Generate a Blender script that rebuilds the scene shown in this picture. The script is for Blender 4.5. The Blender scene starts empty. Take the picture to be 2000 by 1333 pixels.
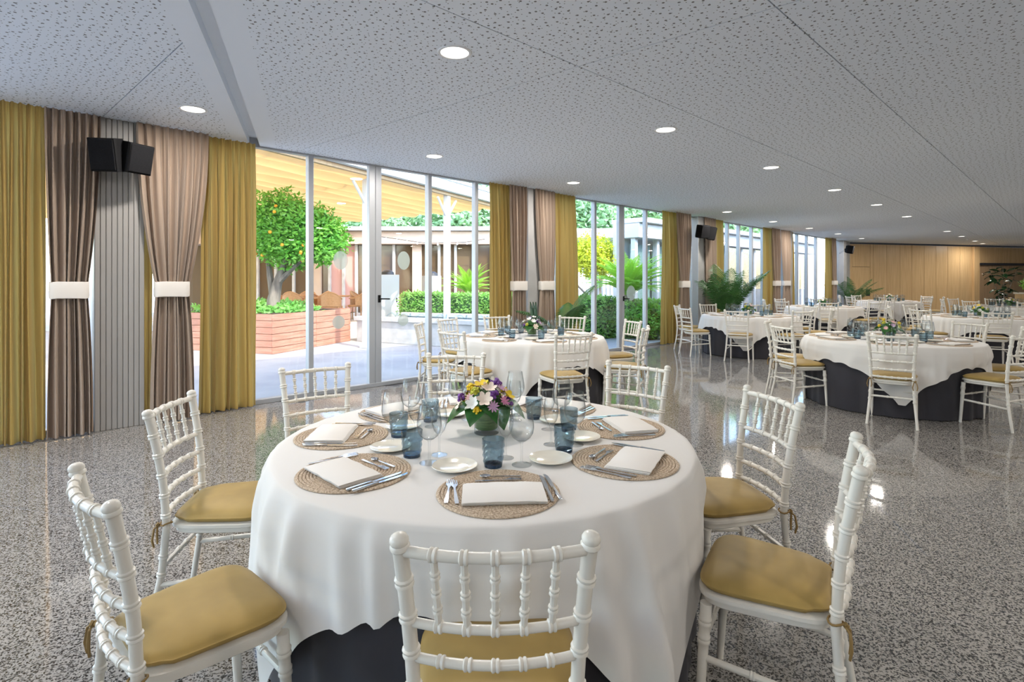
import bpy, math, random
from mathutils import Vector, Matrix
random.seed(7)
R = math.radians
SC = bpy.context.scene
COL = SC.collection

# ------------------------------------------------------------------ camera, world, sun, exposure
FPX, HOR, CAMH = 1060.0, 548.0, 1.44           # focal length in pixels of a 2000 px wide frame, horizon row, eye height
cam_d = bpy.data.cameras.new('camera')
cam_d.sensor_width = 36.0
cam_d.lens = FPX / 2000.0 * 36.0
cam_d.shift_y = -(666.5 - HOR) / 2000.0
cam_d.clip_start = 0.05
cam_d.clip_end = 300
cam = bpy.data.objects.new('camera', cam_d)
cam.location = (0, 0, CAMH)
cam.rotation_euler = (R(90), 0, 0)
COL.objects.link(cam)
SC.camera = cam

world = bpy.data.worlds.new('World')
SC.world = world
world.use_nodes = True
wn = world.node_tree.nodes
wl = world.node_tree.links
sky = wn.new('ShaderNodeTexSky')
sky.sky_type = 'NISHITA'
sky.sun_disc = False
sky.sun_elevation = R(45)
sky.sun_rotation = R(135)
sky.air_density = 1.0
sky.dust_density = 1.0
wn['Background'].inputs[1].default_value = 1.10
wl.new(sky.outputs[0], wn['Background'].inputs[0])

sun_d = bpy.data.lights.new('sun', 'SUN')
sun_d.energy = 4.3
sun_d.angle = R(0.6)
sun_d.color = (1.0, 0.95, 0.86)
sun = bpy.data.objects.new('sun', sun_d)
sun.rotation_euler = Vector((-0.72, 0.70, -0.92)).to_track_quat('-Z', 'Y').to_euler()
COL.objects.link(sun)
LAMP_W = 25.0
LAMP_COL = (1.0, 0.94, 0.86)

SC.view_settings.view_transform = 'Standard'
SC.view_settings.look = 'None'
SC.view_settings.gamma = 1.0
SC.view_settings.exposure = 0.50
SC.view_settings.use_curve_mapping = False
SC.cycles.use_denoising = True
SC.cycles.transparent_max_bounces = 28
SC.cycles.max_bounces = 7
SC.cycles.diffuse_bounces = 4
SC.cycles.glossy_bounces = 4
SC.cycles.adaptive_threshold = 0.05
SC.cycles.adaptive_min_samples = 20
SC.cycles.sample_clamp_indirect = 6.0

# ------------------------------------------------------------------ mapping helpers
CEIL = 3.0
W0 = Vector((-2.97, 6.31))
U = Vector((0.7258, 0.6879))                   # along the window wall
N = Vector((0.6879, -0.7258))                  # from the window wall into the room
def W(s, d, z=0.0):
    p = W0 + U * s + N * d
    return Vector((p.x, p.y, z))
def s_at(px, d=0.0):
    xr = (px - 1000.0) / FPX
    o = W0 + N * d
    return (xr * o.y - o.x) / (U.x - xr * U.y)
def at(px, py, z):
    Y = FPX * (CAMH - z) / (py - HOR)
    return Vector(((px - 1000.0) / FPX * Y, Y, z))
WALL_ANG = math.atan2(U.y, U.x)

# ------------------------------------------------------------------ materials
def mat(name, col, rough=0.5, metal=0.0, spec=0.5, coat=0.0, emit=None, estr=0.0, trans=0.0, ior=1.45, sheen=0.0):
    m = bpy.data.materials.new(name)
    m.use_nodes = True
    b = m.node_tree.nodes['Principled BSDF']
    b.inputs['Base Color'].default_value = (*col, 1)
    b.inputs['Roughness'].default_value = rough
    b.inputs['Metallic'].default_value = metal
    b.inputs['Specular IOR Level'].default_value = spec
    b.inputs['Coat Weight'].default_value = coat
    b.inputs['Transmission Weight'].default_value = trans
    b.inputs['IOR'].default_value = ior
    b.inputs['Sheen Weight'].default_value = sheen
    if emit:
        b.inputs['Emission Color'].default_value = (*emit, 1)
        b.inputs['Emission Strength'].default_value = estr
    return m
def nd(m, t, **kw):
    n = m.node_tree.nodes.new(t)
    for k, v in kw.items():
        setattr(n, k, v)
    return n
def lk(m, a, b):
    m.node_tree.links.new(a, b)
def bsdf(m):
    return m.node_tree.nodes['Principled BSDF']
def noisy(m, c1, c2, scale=8.0, detail=4.0, vec=(1, 1, 1), coord='Object', bump=0.0, lo=0.35, hi=0.65):
    tc = nd(m, 'ShaderNodeTexCoord')
    mp = nd(m, 'ShaderNodeMapping')
    mp.inputs['Scale'].default_value = vec
    nz = nd(m, 'ShaderNodeTexNoise')
    nz.inputs['Scale'].default_value = scale
    nz.inputs['Detail'].default_value = detail
    rp = nd(m, 'ShaderNodeValToRGB')
    rp.color_ramp.elements[0].position = lo
    rp.color_ramp.elements[1].position = hi
    rp.color_ramp.elements[0].color = (*c1, 1)
    rp.color_ramp.elements[1].color = (*c2, 1)
    lk(m, tc.outputs[coord], mp.inputs[0]); lk(m, mp.outputs[0], nz.inputs[0])
    lk(m, nz.outputs[0], rp.inputs[0]); lk(m, rp.outputs[0], bsdf(m).inputs['Base Color'])
    if bump:
        bp = nd(m, 'ShaderNodeBump')
        bp.inputs['Strength'].default_value = bump
        bp.inputs['Distance'].default_value = 0.01
        lk(m, nz.outputs[0], bp.inputs['Height']); lk(m, bp.outputs[0], bsdf(m).inputs['Normal'])
    return m
def cloth_mat(name, col, translucent=0.0, weave=900.0, tcol=None):
    m = mat(name, col, 0.85, spec=0.15, sheen=0.15)
    tc = nd(m, 'ShaderNodeNewGeometry')
    nz = nd(m, 'ShaderNodeTexNoise')
    nz.inputs['Scale'].default_value = weave
    bp = nd(m, 'ShaderNodeBump')
    bp.inputs['Strength'].default_value = 0.06
    bp.inputs['Distance'].default_value = 0.002
    lk(m, tc.outputs['Position'], nz.inputs[0]); lk(m, nz.outputs[0], bp.inputs['Height']); lk(m, bp.outputs[0], bsdf(m).inputs['Normal'])
    if translucent:
        t = nd(m, 'ShaderNodeBsdfTranslucent')
        t.inputs[0].default_value = (*(tcol or col), 1)
        mx = nd(m, 'ShaderNodeMixShader')
        mx.inputs[0].default_value = translucent
        out = m.node_tree.nodes['Material Output']
        lk(m, bsdf(m).outputs[0], mx.inputs[1]); lk(m, t.outputs[0], mx.inputs[2]); lk(m, mx.outputs[0], out.inputs[0])
    return m
def clear_mat(name, tint=(1, 1, 1), ior=1.45, rough=0.0, edge=None):
    """thin clear glass: transparent with a Fresnel sheen"""
    m = bpy.data.materials.new(name)
    m.use_nodes = True
    m.node_tree.nodes.remove(bsdf(m))
    out = m.node_tree.nodes['Material Output']
    tr = nd(m, 'ShaderNodeBsdfTransparent')
    tr.inputs[0].default_value = (*tint, 1)
    gl = nd(m, 'ShaderNodeBsdfGlossy')
    gl.inputs['Roughness'].default_value = rough
    fr = nd(m, 'ShaderNodeFresnel')
    geo = nd(m, 'ShaderNodeNewGeometry')                     # a thin wall reflects alike from both sides
    mr = nd(m, 'ShaderNodeMapRange')
    mr.inputs['To Min'].default_value = ior
    mr.inputs['To Max'].default_value = 1.0 / ior
    lk(m, geo.outputs['Backfacing'], mr.inputs['Value']); lk(m, mr.outputs[0], fr.inputs[0])
    mx = nd(m, 'ShaderNodeMixShader')
    if edge:
        lw = nd(m, 'ShaderNodeLayerWeight')
        lw.inputs[0].default_value = 0.13
        mc = nd(m, 'ShaderNodeMix', data_type='RGBA')
        mc.inputs['A'].default_value = (*tint, 1)
        mc.inputs['B'].default_value = (*edge, 1)
        lk(m, lw.outputs['Facing'], mc.inputs['Factor']); lk(m, mc.outputs['Result'], tr.inputs[0])
    lk(m, fr.outputs[0], mx.inputs[0]); lk(m, tr.outputs[0], mx.inputs[1]); lk(m, gl.outputs[0], mx.inputs[2]); lk(m, mx.outputs[0], out.inputs[0])
    return m

M = {}
M['white_lacquer'] = mat('white_lacquer', (0.71, 0.67, 0.60), 0.26, spec=0.5)
M['cushion'] = noisy(mat('gold_cushion', (0.45, 0.29, 0.09), 0.5, sheen=0.05, spec=0.3), (0.31, 0.205, 0.062), (0.385, 0.26, 0.082), 5, 3)
M['tie'] = mat('gold_tie', (0.24, 0.15, 0.05), 0.7)
M['linen'] = cloth_mat('white_linen', (0.67, 0.64, 0.605))
M['napkin'] = cloth_mat('napkin_cotton', (0.73, 0.685, 0.635))
M['skirt'] = cloth_mat('charcoal_cloth', (0.042, 0.040, 0.046))
M['yellow_drape'] = cloth_mat('yellow_drape', (0.42, 0.295, 0.095), 0.34, tcol=(0.62, 0.45, 0.15))
M['mauve_drape'] = cloth_mat('mauve_drape', (0.35, 0.265, 0.205), 0.05)
M['tieback'] = cloth_mat('tieback_cream', (0.74, 0.69, 0.64))
M['steel'] = mat('cutlery_steel', (0.62, 0.63, 0.65), 0.14, metal=1.0)
M['alu'] = mat('window_aluminium', (0.42, 0.43, 0.45), 0.42, metal=0.35)
M['dark_metal'] = mat('dark_metal', (0.03, 0.03, 0.035), 0.4)
M['black_plastic'] = mat('black_plastic', (0.008, 0.008, 0.009), 0.75, spec=0.15)
M['grille'] = noisy(mat('speaker_grille', (0.02, 0.02, 0.02), 0.9, spec=0.1), (0.005, 0.005, 0.006), (0.016, 0.016, 0.018), 300, 1)
M['pane'] = clear_mat('window_glass', (0.97, 0.985, 0.98))
M['sticker'] = mat('frosted_sticker', (0.52, 0.60, 0.56), 0.7)
bsdf(M['sticker']).inputs['Alpha'].default_value = 0.55
M['crystal'] = clear_mat('clear_glass', (0.99, 0.995, 0.995), 1.4, 0.0, edge=(0.45, 0.49, 0.52))
M['blue_glass'] = clear_mat('blue_glass', (0.72, 0.80, 0.845), 1.6, 0.02, edge=(0.16, 0.25, 0.33))
M['blue_base'] = mat('blue_glass_base', (0.02, 0.05, 0.10), 0.05, spec=0.7)
M['porcelain'] = mat('cream_porcelain', (0.80, 0.745, 0.63), 0.12, coat=0.3)
M['white_paint'] = mat('white_paint', (0.78, 0.79, 0.80), 0.6)
M['grey_paint'] = noisy(mat('grey_wall_paint', (0.5, 0.5, 0.5), 0.7), (0.36, 0.355, 0.35), (0.42, 0.415, 0.41), 3, 3)
M['column'] = mat('column_cladding', (0.33, 0.315, 0.30), 0.45, spec=0.4)
M['lamp'] = mat('lamp_diffuser', (1, 1, 1), 0.5, emit=(1.0, 0.93, 0.80), estr=4.0)
M['joint'] = mat('joint_shadow', (0.22, 0.23, 0.25), 0.8)
M['grout'] = mat('floor_grout', (0.07, 0.065, 0.06), 0.6)

def wood(name, c1, c2, rough=0.4, vec=(14, 14, 0.7), scale=1.6, coat=0.0):
    m = mat(name, c1, rough, coat=coat)
    geo = nd(m, 'ShaderNodeNewGeometry')
    oi = nd(m, 'ShaderNodeObjectInfo')
    mp = nd(m, 'ShaderNodeMapping')
    mp.inputs['Scale'].default_value = vec
    ad = nd(m, 'ShaderNodeVectorMath', operation='ADD')
    ml = nd(m, 'ShaderNodeVectorMath', operation='SCALE')
    ml.inputs['Scale'].default_value = 20.0
    cb = nd(m, 'ShaderNodeCombineXYZ')
    nz = nd(m, 'ShaderNodeTexNoise')
    nz.inputs['Scale'].default_value = scale
    nz.inputs['Detail'].default_value = 5
    rp = nd(m, 'ShaderNodeValToRGB')
    rp.color_ramp.elements[0].position = 0.3
    rp.color_ramp.elements[1].position = 0.7
    rp.color_ramp.elements[0].color = (*c1, 1)
    rp.color_ramp.elements[1].color = (*c2, 1)
    lk(m, oi.outputs['Random'], cb.inputs[2]); lk(m, cb.outputs[0], ml.inputs[0])
    lk(m, geo.outputs['Position'], mp.inputs[0]); lk(m, mp.outputs[0], ad.inputs[0]); lk(m, ml.outputs[0], ad.inputs[1])
    lk(m, ad.outputs[0], nz.inputs[0]); lk(m, nz.outputs[0], rp.inputs[0]); lk(m, rp.outputs[0], bsdf(m).inputs['Base Color'])
    return m
M['oak'] = wood('oak_veneer', (0.55, 0.36, 0.175), (0.68, 0.475, 0.25), 0.38)
M['brown_oak'] = wood('brown_veneer', (0.33, 0.215, 0.12), (0.42, 0.285, 0.165), 0.4)
M['deck_plank'] = wood('planter_plank', (0.36, 0.15, 0.095), (0.50, 0.25, 0.17), 0.55, vec=(2, 2, 24), scale=1.2)

def perforated():
    m = mat('perforated_plaster', (0.74, 0.76, 0.78), 0.8, spec=0.2)
    geo = nd(m, 'ShaderNodeNewGeometry')
    outs = []
    for sc, rad, rnd, off in ((14.5, 0.0080, 0.6, 0.0), (22.0, 0.0038, 0.8, 3.3)):
        mp = nd(m, 'ShaderNodeMapping')
        mp.inputs['Rotation'].default_value = (0, 0, WALL_ANG)
        mp.inputs['Location'].default_value = (off, off * 0.7, 0)
        v = nd(m, 'ShaderNodeTexVoronoi', voronoi_dimensions='2D')
        v.inputs['Scale'].default_value = sc
        v.inputs['Randomness'].default_value = rnd
        lt = nd(m, 'ShaderNodeMath', operation='LESS_THAN')
        lt.inputs[1].default_value = rad * sc
        lk(m, geo.outputs['Position'], mp.inputs[0]); lk(m, mp.outputs[0], v.inputs['Vector']); lk(m, v.outputs['Distance'], lt.inputs[0])
        outs.append(lt)
    mx = nd(m, 'ShaderNodeMath', operation='MAXIMUM')
    lk(m, outs[0].outputs[0], mx.inputs[0]); lk(m, outs[1].outputs[0], mx.inputs[1])
    mc = nd(m, 'ShaderNodeMix', data_type='RGBA')
    mc.inputs['A'].default_value = (0.80, 0.85, 0.92, 1)
    mc.inputs['B'].default_value = (0.20, 0.205, 0.21, 1)
    lk(m, mx.outputs[0], mc.inputs['Factor']); lk(m, mc.outputs['Result'], bsdf(m).inputs['Base Color'])
    return m
M['perforated'] = perforated()
M['plain_ceiling'] = mat('plain_plaster', (0.80, 0.85, 0.92), 0.7, spec=0.3)

def granite():
    m = mat('polished_granite', (0.3, 0.3, 0.3), 0.06, spec=0.85)
    geo = nd(m, 'ShaderNodeNewGeometry')
    v = nd(m, 'ShaderNodeTexVoronoi')
    v.inputs['Scale'].default_value = 170
    nz = nd(m, 'ShaderNodeTexNoise')
    nz.inputs['Scale'].default_value = 110
    nz.inputs['Detail'].default_value = 6
    nz.inputs['Roughness'].default_value = 0.7
    sep = nd(m, 'ShaderNodeSeparateColor')
    a1 = nd(m, 'ShaderNodeMath', operation='MULTIPLY'); a1.inputs[1].default_value = 1.10
    a2 = nd(m, 'ShaderNodeMath', operation='MULTIPLY_ADD'); a2.inputs[1].default_value = 0.9
    rp = nd(m, 'ShaderNodeValToRGB')
    e = rp.color_ramp.elements
    e[0].position = 0.34; e[0].color = (0.012, 0.012, 0.013, 1)
    e[1].position = 1.0; e[1].color = (0.34, 0.32, 0.295, 1)
    x = e.new(0.52); x.color = (0.024, 0.023, 0.022, 1)
    x = e.new(0.70); x.color = (0.072, 0.069, 0.065, 1)
    x = e.new(0.86); x.color = (0.145, 0.137, 0.128, 1)
    lk(m, geo.outputs['Position'], v.inputs['Vector']); lk(m, geo.outputs['Position'], nz.inputs['Vector'])
    lk(m, v.outputs['Color'], sep.inputs[0]); lk(m, sep.outputs[0], a1.inputs[0])
    lk(m, nz.outputs[0], a2.inputs[0]); lk(m, a1.outputs[0], a2.inputs[2]); lk(m, a2.outputs[0], rp.inputs[0])
    lk(m, rp.outputs[0], bsdf(m).inputs['Base Color'])
    return m
M['granite'] = granite()

def mat_weave():
    m = noisy(mat('seagrass', (0.5, 0.38, 0.26), 0.8, spec=0.2), (0.34, 0.25, 0.17), (0.66, 0.53, 0.40), 160, 3, bump=0.5)
    return m
M['seagrass'] = mat_weave()
def leaf_mat(name, c1, c2, rough=0.4, scale=6.0, tr=0.3):
    m = noisy(mat(name, c1, rough, spec=0.4), c1, c2, scale, 2, coord='Object')
    t = nd(m, 'ShaderNodeBsdfTranslucent')
    t.inputs[0].default_value = (c2[0] * 1.3, min(1, c2[1] * 1.4), c2[2] * 0.8, 1)
    mx = nd(m, 'ShaderNodeMixShader'); mx.inputs[0].default_value = tr
    out = m.node_tree.nodes['Material Output']
    lk(m, bsdf(m).outputs[0], mx.inputs[1]); lk(m, t.outputs[0], mx.inputs[2]); lk(m, mx.outputs[0], out.inputs[0])
    return m
M['orange_leaf'] = leaf_mat('orange_leaf', (0.07, 0.26, 0.03), (0.24, 0.52, 0.09), 0.35, 3.0)
M['hedge_leaf'] = leaf_mat('hedge_leaf', (0.10, 0.30, 0.05), (0.34, 0.58, 0.16), 0.45, 9.0)
M['ground_leaf'] = leaf_mat('ground_cover_leaf', (0.10, 0.34, 0.06), (0.30, 0.58, 0.18), 0.45, 9.0)
M['yellow_leaf'] = leaf_mat('yellow_leaf', (0.35, 0.42, 0.03), (0.66, 0.66, 0.06), 0.45, 4.0)
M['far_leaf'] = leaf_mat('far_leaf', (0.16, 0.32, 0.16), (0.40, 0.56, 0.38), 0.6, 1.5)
M['cycad_leaf'] = leaf_mat('cycad_leaf', (0.16, 0.40, 0.03), (0.42, 0.66, 0.08), 0.4, 3.0)
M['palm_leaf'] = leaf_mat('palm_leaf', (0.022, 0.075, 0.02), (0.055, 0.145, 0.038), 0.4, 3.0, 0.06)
M['dark_leaf'] = leaf_mat('dark_glossy_leaf', (0.010, 0.035, 0.012), (0.03, 0.075, 0.03), 0.25, 4.0, 0.05)
M['vase_leaf'] = leaf_mat('bouquet_leaf', (0.012, 0.07, 0.016), (0.04, 0.15, 0.03), 0.3, 20.0, 0.15)
M['green_lining'] = noisy(mat('vase_leaf_lining', (0.1, 0.2, 0.05), 0.4), (0.035, 0.10, 0.02), (0.12, 0.22, 0.06), 14, 3, vec=(1, 1, 9))
M['bark'] = noisy(mat('bark', (0.2, 0.16, 0.13), 0.9), (0.10, 0.085, 0.07), (0.26, 0.22, 0.185), 9, 5, vec=(1, 1, 0.25), bump=0.6)
M['pot'] = mat('dark_pot', (0.06, 0.055, 0.05), 0.5)
M['soil'] = mat('soil', (0.05, 0.035, 0.025), 0.95)
M['stone'] = noisy(mat('pale_stone', (0.7, 0.68, 0.65), 0.8), (0.46, 0.45, 0.43), (0.58, 0.57, 0.545), 5, 5, bump=0.15)
M['paving'] = noisy(mat('patio_paving', (0.5, 0.5, 0.52), 0.7), (0.34, 0.34, 0.35), (0.43, 0.425, 0.42), 1.3, 5, coord='Object')
M['awning'] = cloth_mat('awning_canvas', (0.62, 0.35, 0.13), 0.40, tcol=(0.78, 0.42, 0.14))
M['cream_wall'] = noisy(mat('cream_render', (0.7, 0.6, 0.5), 0.8), (0.50, 0.38, 0.29), (0.58, 0.45, 0.35), 2, 3)
M['pink_wall'] = mat('pink_render', (0.60, 0.36, 0.33), 0.8)
M['brown_glass'] = mat('brown_tinted_glass', (0.10, 0.062, 0.035), 0.08, spec=0.6)
M['brown_curtain'] = cloth_mat('brown_curtain', (0.13, 0.088, 0.048))
M['pale_curtain'] = cloth_mat('pale_curtain', (0.30, 0.42, 0.41), 0.1)
M['white_render'] = mat('white_render', (0.58, 0.58, 0.58), 0.7)
M['grey_steel'] = mat('brushed_cabinet', (0.50, 0.52, 0.52), 0.4, metal=0.3)
M['water'] = mat('basin_water', (0.10, 0.22, 0.30), 0.03, spec=0.7)
M['jet'] = clear_mat('water_jet', (0.86, 0.92, 0.95), 1.33, 0.1, edge=(0.75, 0.82, 0.86))
M['wicker'] = noisy(mat('wicker', (0.5, 0.27, 0.11), 0.6), (0.36, 0.19, 0.08), (0.58, 0.33, 0.15), 60, 2)
M['cord'] = mat('black_cord', (0.02, 0.02, 0.02), 0.6)
M['bulb'] = mat('frosted_bulb', (0.85, 0.82, 0.75), 0.2)
M['orange'] = mat('orange_fruit', (0.85, 0.35, 0.03), 0.45)
FL = {
    'yellow': mat('petal_yellow', (0.82, 0.58, 0.03), 0.6), 'pink': mat('petal_pink', (0.70, 0.27, 0.45), 0.6),
    'lilac': mat('petal_lilac', (0.55, 0.33, 0.50), 0.6), 'cream': mat('petal_cream', (0.86, 0.72, 0.60), 0.6),
    'purple': mat('petal_purple', (0.16, 0.05, 0.26), 0.6), 'lime': mat('bud_lime', (0.52, 0.50, 0.06), 0.6),
    'white': mat('petal_white', (0.82, 0.80, 0.74), 0.6), 'blush': mat('petal_blush', (0.72, 0.42, 0.40), 0.6)}

# ------------------------------------------------------------------ mesh builders
class MB:
    def __init__(self):
        self.v = []; self.f = []
    def add(self, vs, fs):
        o = len(self.v)
        self.v += [tuple(p) for p in vs]
        self.f += [tuple(i + o for i in f) for f in fs]
        return self
    def box(self, x0, x1, y0, y1, z0, z1, mtx=None):
        vs = [Vector(p) for p in ((x0, y0, z0), (x1, y0, z0), (x1, y1, z0), (x0, y1, z0), (x0, y0, z1), (x1, y0, z1), (x1, y1, z1), (x0, y1, z1))]
        if mtx: vs = [mtx @ p for p in vs]
        return self.add(vs, [(3, 2, 1, 0), (4, 5, 6, 7), (0, 1, 5, 4), (1, 2, 6, 5), (2, 3, 7, 6), (3, 0, 4, 7)])
    def bbox(self, x0, x1, y0, y1, z0, z1, b, mtx=None):
        """box with chamfered edges"""
        vs = []; idx = {}
        for ix, X in enumerate((x0, x1)):
            for iy, Y in enumerate((y0, y1)):
                for iz, Z in enumerate((z0, z1)):
                    sx, sy, sz = (1 - 2 * ix) * b, (1 - 2 * iy) * b, (1 - 2 * iz) * b
                    for a, p in enumerate(((X, Y + sy, Z + sz), (X + sx, Y, Z + sz), (X + sx, Y + sy, Z))):
                        idx[(ix, iy, iz, a)] = len(vs); vs.append(Vector(p))
        I = lambda *k: idx[k]
        fs = [(I(0,0,0,0), I(0,0,1,0), I(0,1,1,0), I(0,1,0,0)), (I(1,0,0,0), I(1,1,0,0), I(1,1,1,0), I(1,0,1,0)),
              (I(0,0,0,1), I(1,0,0,1), I(1,0,1,1), I(0,0,1,1)), (I(0,1,0,1), I(0,1,1,1), I(1,1,1,1), I(1,1,0,1)),
              (I(0,0,0,2), I(0,1,0,2), I(1,1,0,2), I(1,0,0,2)), (I(0,0,1,2), I(1,0,1,2), I(1,1,1,2), I(0,1,1,2))]
        for i in (0, 1):
            for j in (0, 1):
                fs.append((I(i,j,0,0), I(i,j,0,1), I(i,j,1,1), I(i,j,1,0)))
                fs.append((I(i,0,j,0), I(i,0,j,2), I(i,1,j,2), I(i,1,j,0)))
                fs.append((I(0,i,j,1), I(0,i,j,2), I(1,i,j,2), I(1,i,j,1)))
                for k in (0, 1):
                    fs.append((I(i,j,k,0), I(i,j,k,1), I(i,j,k,2)))
        if mtx: vs = [mtx @ p for p in vs]
        return self.add(vs, fs)
    def tube(self, pts, rads, seg=10, cap=True):
        pts = [Vector(p) for p in pts]
        if not isinstance(rads, (list, tuple)): rads = [rads] * len(pts)
        n = len(pts); vs = []; fs = []; ref = None
        for i in range(n):
            t = pts[min(i + 1, n - 1)] - pts[max(i - 1, 0)]
            t = t.normalized() if t.length > 1e-9 else Vector((0, 0, 1))
            if ref is None:
                ref = t.orthogonal().normalized()
            ref = (ref - t * ref.dot(t)).normalized()
            b = t.cross(ref)
            for k in range(seg):
                a = 2 * math.pi * k / seg
                vs.append(pts[i] + (ref * math.cos(a) + b * math.sin(a)) * rads[i])
        for i in range(n - 1):
            for k in range(seg):
                k2 = (k + 1) % seg
                fs.append((i * seg + k, i * seg + k2, (i + 1) * seg + k2, (i + 1) * seg + k))
        if cap:
            fs.append(tuple(reversed(range(seg)))); fs.append(tuple(range((n - 1) * seg, n * seg)))
        return self.add(vs, fs)
    def lathe(self, prof, seg=24, c=(0, 0, 0), close=False):
        vs = []; rows = []
        for r, z in prof:
            if r < 1e-6:
                rows.append([len(vs)]); vs.append((c[0], c[1], c[2] + z))
            else:
                rows.append(list(range(len(vs), len(vs) + seg)))
                vs += [(c[0] + r * math.cos(2 * math.pi * k / seg), c[1] + r * math.sin(2 * math.pi * k / seg), c[2] + z) for k in range(seg)]
        fs = []
        for a, b in zip(rows, rows[1:]):
            for k in range(seg):
                k2 = (k + 1) % seg
                if len(a) == 1 and len(b) == 1: continue
                if len(a) == 1: fs.append((a[0], b[k2], b[k]))
                elif len(b) == 1: fs.append((a[k], a[k2], b[0]))
                else: fs.append((a[k], a[k2], b[k2], b[k]))
        return self.add(vs, fs)
    def prism(self, outline, z0, z1):
        n = len(outline)
        vs = [(x, y, z0) for x, y in outline] + [(x, y, z1) for x, y in outline]
        fs = [tuple(reversed(range(n))), tuple(range(n, 2 * n))] + [(i, (i + 1) % n, n + (i + 1) % n, n + i) for i in range(n)]
        return self.add(vs, fs)
    def loft(self, loops, cap=True):
        n = len(loops[0]); vs = []; fs = []
        for L in loops: vs += L
        for j in range(len(loops) - 1):
            for i in range(n):
                i2 = (i + 1) % n
                fs.append((j * n + i, j * n + i2, (j + 1) * n + i2, (j + 1) * n + i))
        if cap:
            fs.append(tuple(reversed(range(n)))); fs.append(tuple(range((len(loops) - 1) * n, len(loops) * n)))
        return self.add(vs, fs)
    def mesh(self, name, material, smooth=True):
        me = bpy.data.meshes.new(name)
        me.from_pydata([tuple(p) for p in self.v], [], self.f)
        me.materials.append(material)
        if smooth:
            me.polygons.foreach_set('use_smooth', [True] * len(me.polygons))
            try: me.set_sharp_from_angle(angle=R(40))
            except Exception: pass
        me.update()
        return me
    def build(self, name, material, parent=None, smooth=True, **props):
        return link(name, self.mesh(name, material, smooth), parent, **props)
def link(name, data, parent=None, loc=None, rotz=None, **props):
    o = bpy.data.objects.new(name, data)
    COL.objects.link(o)
    if parent is not None: o.parent = parent
    if loc is not None: o.location = loc
    if rotz is not None: o.rotation_euler = (0, 0, rotz)
    for k, v in props.items():
        if v is not None: o[{'cat': 'category'}.get(k, k)] = v
    return o
def empty(name, loc=(0, 0, 0), rotz=0.0, **props):
    o = link(name, None, None, loc, rotz, **props)
    o.empty_display_size = 0.1
    return o
def stamp(parts, name, loc, rotz, **props):
    """an Empty with one child per template part; parts: (part name, mesh, [sub-parts])"""
    r = empty(name, loc, rotz, **props)
    for p in parts:
        o = link(p[0], p[1], r)
        if len(p) > 2:
            for q in p[2]: link(q[0], q[1], o)
    return r
def struct(o):
    o['kind'] = 'structure'
    return o

# ------------------------------------------------------------------ room shell
def poly_clip(poly, p, nrm):
    """keep the side where (x - p).nrm >= 0"""
    out = []
    for i in range(len(poly)):
        a, b = poly[i], poly[(i + 1) % len(poly)]
        da, db = (a - p).dot(nrm), (b - p).dot(nrm)
        if da >= 0: out.append(a)
        if (da >= 0) != (db >= 0):
            out.append(a + (b - a) * (da / (da - db)))
    return out
V2 = lambda v: Vector((v[0], v[1]))
A = V2(W(-9.0, 0)); B = V2(W(23.0, 0))
FAR_DIR = Vector((0.9627, 0.2706))
C = B + FAR_DIR * 12.5
D = Vector((17.0, -3.0)); E = Vector((0.5, -8.5))
ROOM = [A, B, C, D, E]
area = sum(ROOM[i].x * ROOM[(i + 1) % 5].y - ROOM[(i + 1) % 5].x * ROOM[i].y for i in range(5)) / 2
if area < 0: ROOM.reverse()

def wallbox(a, b, z0, z1, t0, t1, name, material, parent=None):
    """upright slab from a to b; t0, t1: thickness range along the side normal (perpendicular, to the right of a->b)"""
    d = (b - a).normalized(); nn = Vector((d.y, -d.x))
    q = [a + nn * t0, b + nn * t0, b + nn * t1, a + nn * t1]
    return MB().prism([(p.x, p.y) for p in q] if True else q, z0, z1).build(name, material, parent, smooth=False)

# floor: slab + granite tiles
floor = struct(MB().prism([(p.x, p.y) for p in ROOM], -0.14, -0.0035).build('floor', M['grout'], smooth=False))
TS, GAP = 0.60, 0.0016
ta = R(-15.5)
tu, tv = Vector((math.cos(ta), math.sin(ta))), Vector((-math.sin(ta), math.cos(ta)))
tile_mesh = MB().bbox(-TS / 2 + GAP / 2, TS / 2 - GAP / 2, -TS / 2 + GAP / 2, TS / 2 - GAP / 2, -0.012, 0.0, 0.0006).mesh('tile', M['granite'], False)
cells = []
inset = []
for i in range(-60, 60):
    for j in range(-60, 60):
        c = tu * ((i + 0.5) * TS + 0.13) + tv * ((j + 0.5) * TS + 0.07)
        if not all((p2 - p1).x * (c - p1).y - (p2 - p1).y * (c - p1).x > -0.5 for p1, p2 in zip(ROOM, ROOM[1:] + ROOM[:1])): continue
        sq = [c + tu * (a * TS / 2) + tv * (b * TS / 2) for a, b in ((-1, -1), (1, -1), (1, 1), (-1, 1))]
        full = all(((p2 - p1).x * (q - p1).y - (p2 - p1).y * (q - p1).x) >= 0 for p1, p2 in zip(ROOM, ROOM[1:] + ROOM[:1]) for q in sq)
        inview = c.y > 0.9 and abs(c.x) < 0.98 * c.y + 0.3
        cells.append((c, full, inview))
cells.sort(key=lambda t: (not (t[1] and t[2]), t[0].length))
rest = MB()
for k, (c, full, inview) in enumerate(cells):
    if k < 298 and full and inview:
        link('tile', tile_mesh, floor, (c.x, c.y, 0), ta)
    else:
        sq = [c + tu * (a * (TS - GAP) / 2) + tv * (b * (TS - GAP) / 2) for a, b in ((-1, -1), (1, -1), (1, 1), (-1, 1))]
        for p1, p2 in zip(ROOM, ROOM[1:] + ROOM[:1]):
            e = (p2 - p1).normalized()
            if sq: sq = poly_clip(sq, p1, Vector((-e.y, e.x)))
        if len(sq) > 2: rest.prism([(p.x, p.y) for p in sq], -0.012, 0.0)
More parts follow.
